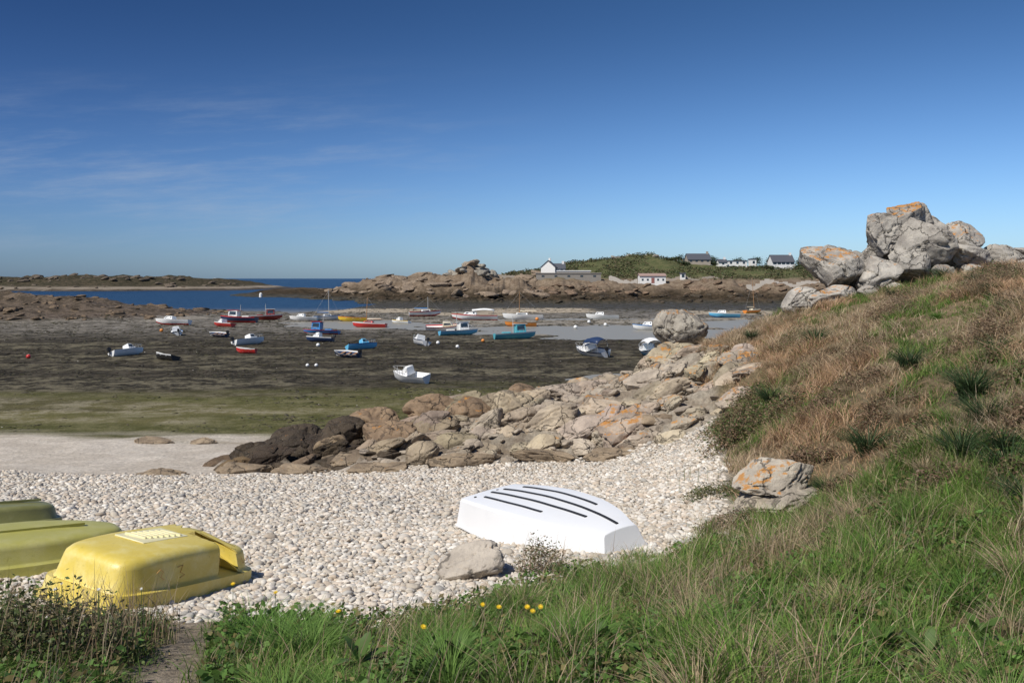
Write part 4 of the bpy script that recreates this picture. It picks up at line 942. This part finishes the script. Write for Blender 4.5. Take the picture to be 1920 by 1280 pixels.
# ---------------------------------------------------------------- buildings
wallw = paint("white_render", (.80, .79, .76), .8, .12, .5); slate = paint("slate_roof", (.08, .085, .10), .6, .3, .8); conc = paint("grey_concrete", (.27, .25, .22), .9, .4, .3)
tile = paint("clay_roof", (.34, .235, .20), .8, .3, .8); glassm = pm('glass'); stone = paint("granite_wall", (.38, .33, .27), .9, .6, .8); doorr = paint("faded_red_door", (.30, .12, .10), .7)
palew = paint("pale_wall", (.55, .50, .43), .9, .3, .5)
def box(bm, x0, x1, y0, y1, z0, z1): bmesh.ops.create_cube(bm, size=1, matrix=Matrix.Translation(((x0+x1)/2, (y0+y1)/2, (z0+z1)/2))@Matrix.Diagonal((x1-x0, y1-y0, z1-z0, 1)))
def house(x, y, w_, d, h_, rh, label, wm=wallw, rm=slate, wins=4, door=None, flat=False, rot=0., chim=True, name="house", dz=0, wh=1.1, ww=.9):
    e = empty(name, label, "house"); z_ = hz(x, y)-.4+dz; e.location = (x, y, z_); e.rotation_euler = (0, 0, math.radians(rot))
    bm = bmesh.new()
    if flat: box(bm, -w_/2, w_/2, -d/2, d/2, -2, h_)
    else:
        a = [(-w_/2, -d/2, -2), (w_/2, -d/2, -2), (w_/2, d/2, -2), (-w_/2, d/2, -2)]; t = [(p_[0], p_[1], h_) for p_ in a]; g = [(-w_/2, 0, h_+rh-.05), (w_/2, 0, h_+rh-.05)]
        A_ = [bm.verts.new(p_) for p_ in a]; T_ = [bm.verts.new(p_) for p_ in t]; G_ = [bm.verts.new(p_) for p_ in g]
        bm.faces.new((A_[0], A_[1], T_[1], T_[0])); bm.faces.new((A_[2], A_[3], T_[3], T_[2])); bm.faces.new((A_[1], A_[2], T_[2], G_[1], T_[1])); bm.faces.new((A_[3], A_[0], T_[0], G_[0], T_[3]))
    obj("wall", bm_mesh("wall", bm, [wm]), e)
    bm = bmesh.new()
    if flat: box(bm, -w_/2-.2, w_/2+.2, -d/2-.2, d/2+.2, h_, h_+.3)
    else:
        for sg in (-1, 1):
            p_ = [(-w_/2-.25, sg*(d/2+.3), h_-.3*rh/(d/2)), (w_/2+.25, sg*(d/2+.3), h_-.3*rh/(d/2)), (w_/2+.25, 0, h_+rh), (-w_/2-.25, 0, h_+rh)]
            vs = [bm.verts.new(q) for q in p_]+[bm.verts.new((q[0], q[1], q[2]+.16)) for q in p_]
            for fidx in ((0, 1, 2, 3), (4, 5, 6, 7), (0, 1, 5, 4), (1, 2, 6, 5), (2, 3, 7, 6), (3, 0, 4, 7)): bm.faces.new([vs[i_] for i_ in fidx])
    ro = obj("roof", bm_mesh("roof", bm, [rm]), e)
    if chim and not flat:
        for sg in ((-1, 1) if w_ > 9 else (1,)):
            bm = bmesh.new(); box(bm, sg*(w_/2-.6)-.4, sg*(w_/2-.6)+.4, -.35, .35, h_+rh-.6, h_+rh+1.0); obj("chimney", bm_mesh("chimney", bm, [wm]), ro)
    for k in range(wins):
        cx = -w_/2+w_*(k+.5)/wins
        if door is not None and k == door:
            bm = bmesh.new(); box(bm, cx-.5, cx+.5, -d/2-.05, -d/2+.02, .4, 2.1); obj("door", bm_mesh("door", bm, [doorr]), e); continue
        bm = bmesh.new(); box(bm, cx-ww/2, cx+ww/2, -d/2-.05, -d/2+.02, h_*.45, h_*.45+wh); obj("window", bm_mesh("window", bm, [glassm]), e)
    return e
house(13.0, 300, 4.2, 5, 3.0, 2.2, "white two-gabled house with slate roof", wins=2, rot=78, dz=.9)
house(16.4, 303, 4.6, 5, 2.7, 1.6, "white house wing with slate roof", wins=2, dz=.7)
house(18.5, 281, 21, 6, 1.9, 0, "long low grey concrete building by the shore", wm=conc, rm=conc, wins=5, flat=True, dz=.3, name="concrete_building", wh=.5)
house(21, 291, 11, 6, 3.0, 0, "pale flat-roofed annex behind the concrete building", wm=palew, rm=wallw, wins=5, flat=True, dz=.8, name="concrete_building", wh=.8)
house(45, 275, 8.2, 5, 2.7, .7, "small white boat shed with faded reddish roof", rm=tile, wins=5, door=2, chim=False, name="boat_shed", dz=.5, ww=.6, wh=.6)
house(75, 345, 9, 7, 1.7, 2.3, "house with large dark slate roof", wins=4, dz=.3, wm=stone, wh=.8)
house(93, 355, 8, 6, 2.0, 0, "low white flat-roofed house among trees", wins=3, flat=True, dz=.6, wh=.8)
house(100, 355, 2.2, 4, 3.2, 0, "white chimney-like block of the modern house", wins=1, flat=True, dz=.6)
house(86, 350, 3.4, 5, 1.8, 1.1, "small white cottage between bushes", wins=1, dz=.4, wh=.7)
house(105.5, 335, 8.4, 7, 1.9, 2.6, "modern white house with steep dark roof and wide windows", wins=5, ww=1.3, dz=1.1, wh=.9)
house(56, 280, 1.5, 1.5, 2.2, 0, "small white hut on the shore", wins=1, flat=True, dz=.2, name="shore_hut")
e = empty("navigation_beacon", "small white beacon on the tip of the rocks", "beacon"); e.location = (-96, 326, hz(-96, 326))
bm = bmesh.new(); cyl(bm, (0, 0, -1.5), (0, 0, 1.0), .7, .55, 14); obj("tower", bm_mesh("tower", bm, [wallw]), e)
bm = bmesh.new(); cyl(bm, (0, 0, 1.0), (0, 0, 1.4), .6, .1, 14); obj("cap", bm_mesh("cap", bm, [wallw]), e)
def wall(x0, x1, y, h_, label, m_=stone):
    bm = bmesh.new(); nseg = 20
    for k in range(nseg):
        a = x0+(x1-x0)*k/nseg; b_ = x0+(x1-x0)*(k+1)/nseg; z_ = hz((a+b_)/2, y); box(bm, a, b_, y-.3, y+.3, z_-1, z_+h_)
    obj("stone_wall", bm_mesh("stone_wall", bm, [m_]), label=label, cat="wall")
wall(-5, 7, 283, 1.0, "low stone wall along the shore"); wall(31, 40, 273, 1.5, "low pale wall beside the boat shed", palew); wall(72, 100, 262, 1.4, "long granite sea wall above the shore rocks", palew); wall(50, 70, 282, .9, "low stone wall along the coastal path")

bark = paint("bark", (.12, .09, .06), .9)
def tree(x, y, h_, rx, label, seed):
    r = np.random.RandomState(seed); e = empty("tree", label, "tree", "windswept trees on the headland"); e.location = (x, y, hz(x, y)-.2)
    bm = bmesh.new(); cyl(bm, (0, 0, 0), (.1, 0, h_*.6), .22, .12, 8)
    for k in range(5): a = r.uniform(0, 6.28); cyl(bm, (.05, 0, h_*(.25+.08*k)), (math.cos(a)*rx*.6, math.sin(a)*rx*.6, h_*(.5+.08*k)), .09, .03, 6)
    obj("trunk", bm_mesh("trunk", bm, [bark]), e)
    cen = r.normal(0, .45, (12, 3))*np.array([rx, rx, h_*.28])+np.array([0, 0, h_*.6]); nl = 1300
    Q = cen[r.randint(0, 12, nl)]+r.normal(0, 1, (nl, 3))*np.array([rx*.22, rx*.22, h_*.1])
    v_, f_, c_ = leaves(Q, r.uniform(.3, .6, nl), np.array([(.045, .06, .026)])*r.uniform(.6, 1.7, nl)[:, None], seed)
    me = np_mesh("crown", v_, f_); add_col(me, "tint", c_); me.materials.append(LM); obj("crown", me, e)
for i, (x, y, h_, rx) in enumerate([(78, 362, 4, 3.2), (84, 364, 4.4, 3.6), (90, 368, 4, 3.4), (98, 368, 4.6, 3), (110, 362, 5, 3.6), (114, 356, 5, 3.6), (119, 352, 5.5, 4), (70, 360, 3.2, 3), (81, 345, 2.4, 2.4), (124, 350, 5.5, 4), (97, 345, 2.2, 2.4), (66, 352, 2.6, 2.8),
                                 (110.5, 350, 4.5, 2.8), (89.5, 344, 1.8, 2.2), (103, 362, 4.6, 3.2), (69, 340, 1.8, 2.2), (99.5, 330, 1.6, 2.0), (112, 331, 2.4, 2.4)]):
    tree(x, y, h_, rx, "dark windswept tree on the headland", 300+i)
m_ = 70000
X = R.uniform(-8, 150, m_); Y = R.uniform(258, 400, m_); Z = H(X, Y)
clump = fbm(X*.12, Y*.12, 3, 88); hgt = np.clip((clump-.45)*8, 0, 1.5)
ok = (Z > 6.5)&(hgt > .1)&(X > np.interp(Y, [258, 300], [30, -6]))
ok &= ~((Y < 312)&(X < 32)&(Y > 270)&(X > 6)); ok &= ~((Y < 284)&(X > 30)&(X < 52))
X, Y, Z, hgt = X[ok], Y[ok], Z[ok], hgt[ok]; m_ = len(X)
P = np.stack([X, Y, Z+hgt*R.rand(m_)], 1)
c = np.array([(.065, .09, .032), (.09, .11, .045), (.13, .12, .06), (.16, .12, .07)])[R.randint(0, 4, m_)]*R.uniform(.7, 1.3, m_)[:, None]
v_, f_, c_ = leaves(P, R.uniform(.5, 1.1, m_), c, 9)
me = np_mesh("coastal_scrub", v_, f_); add_col(me, "tint", c_); me.materials.append(LM)
obj("coastal_scrub", me, kind="stuff", label="green and brown gorse scrub over the headland", cat="scrub")
print("ridge boulders", cnt)
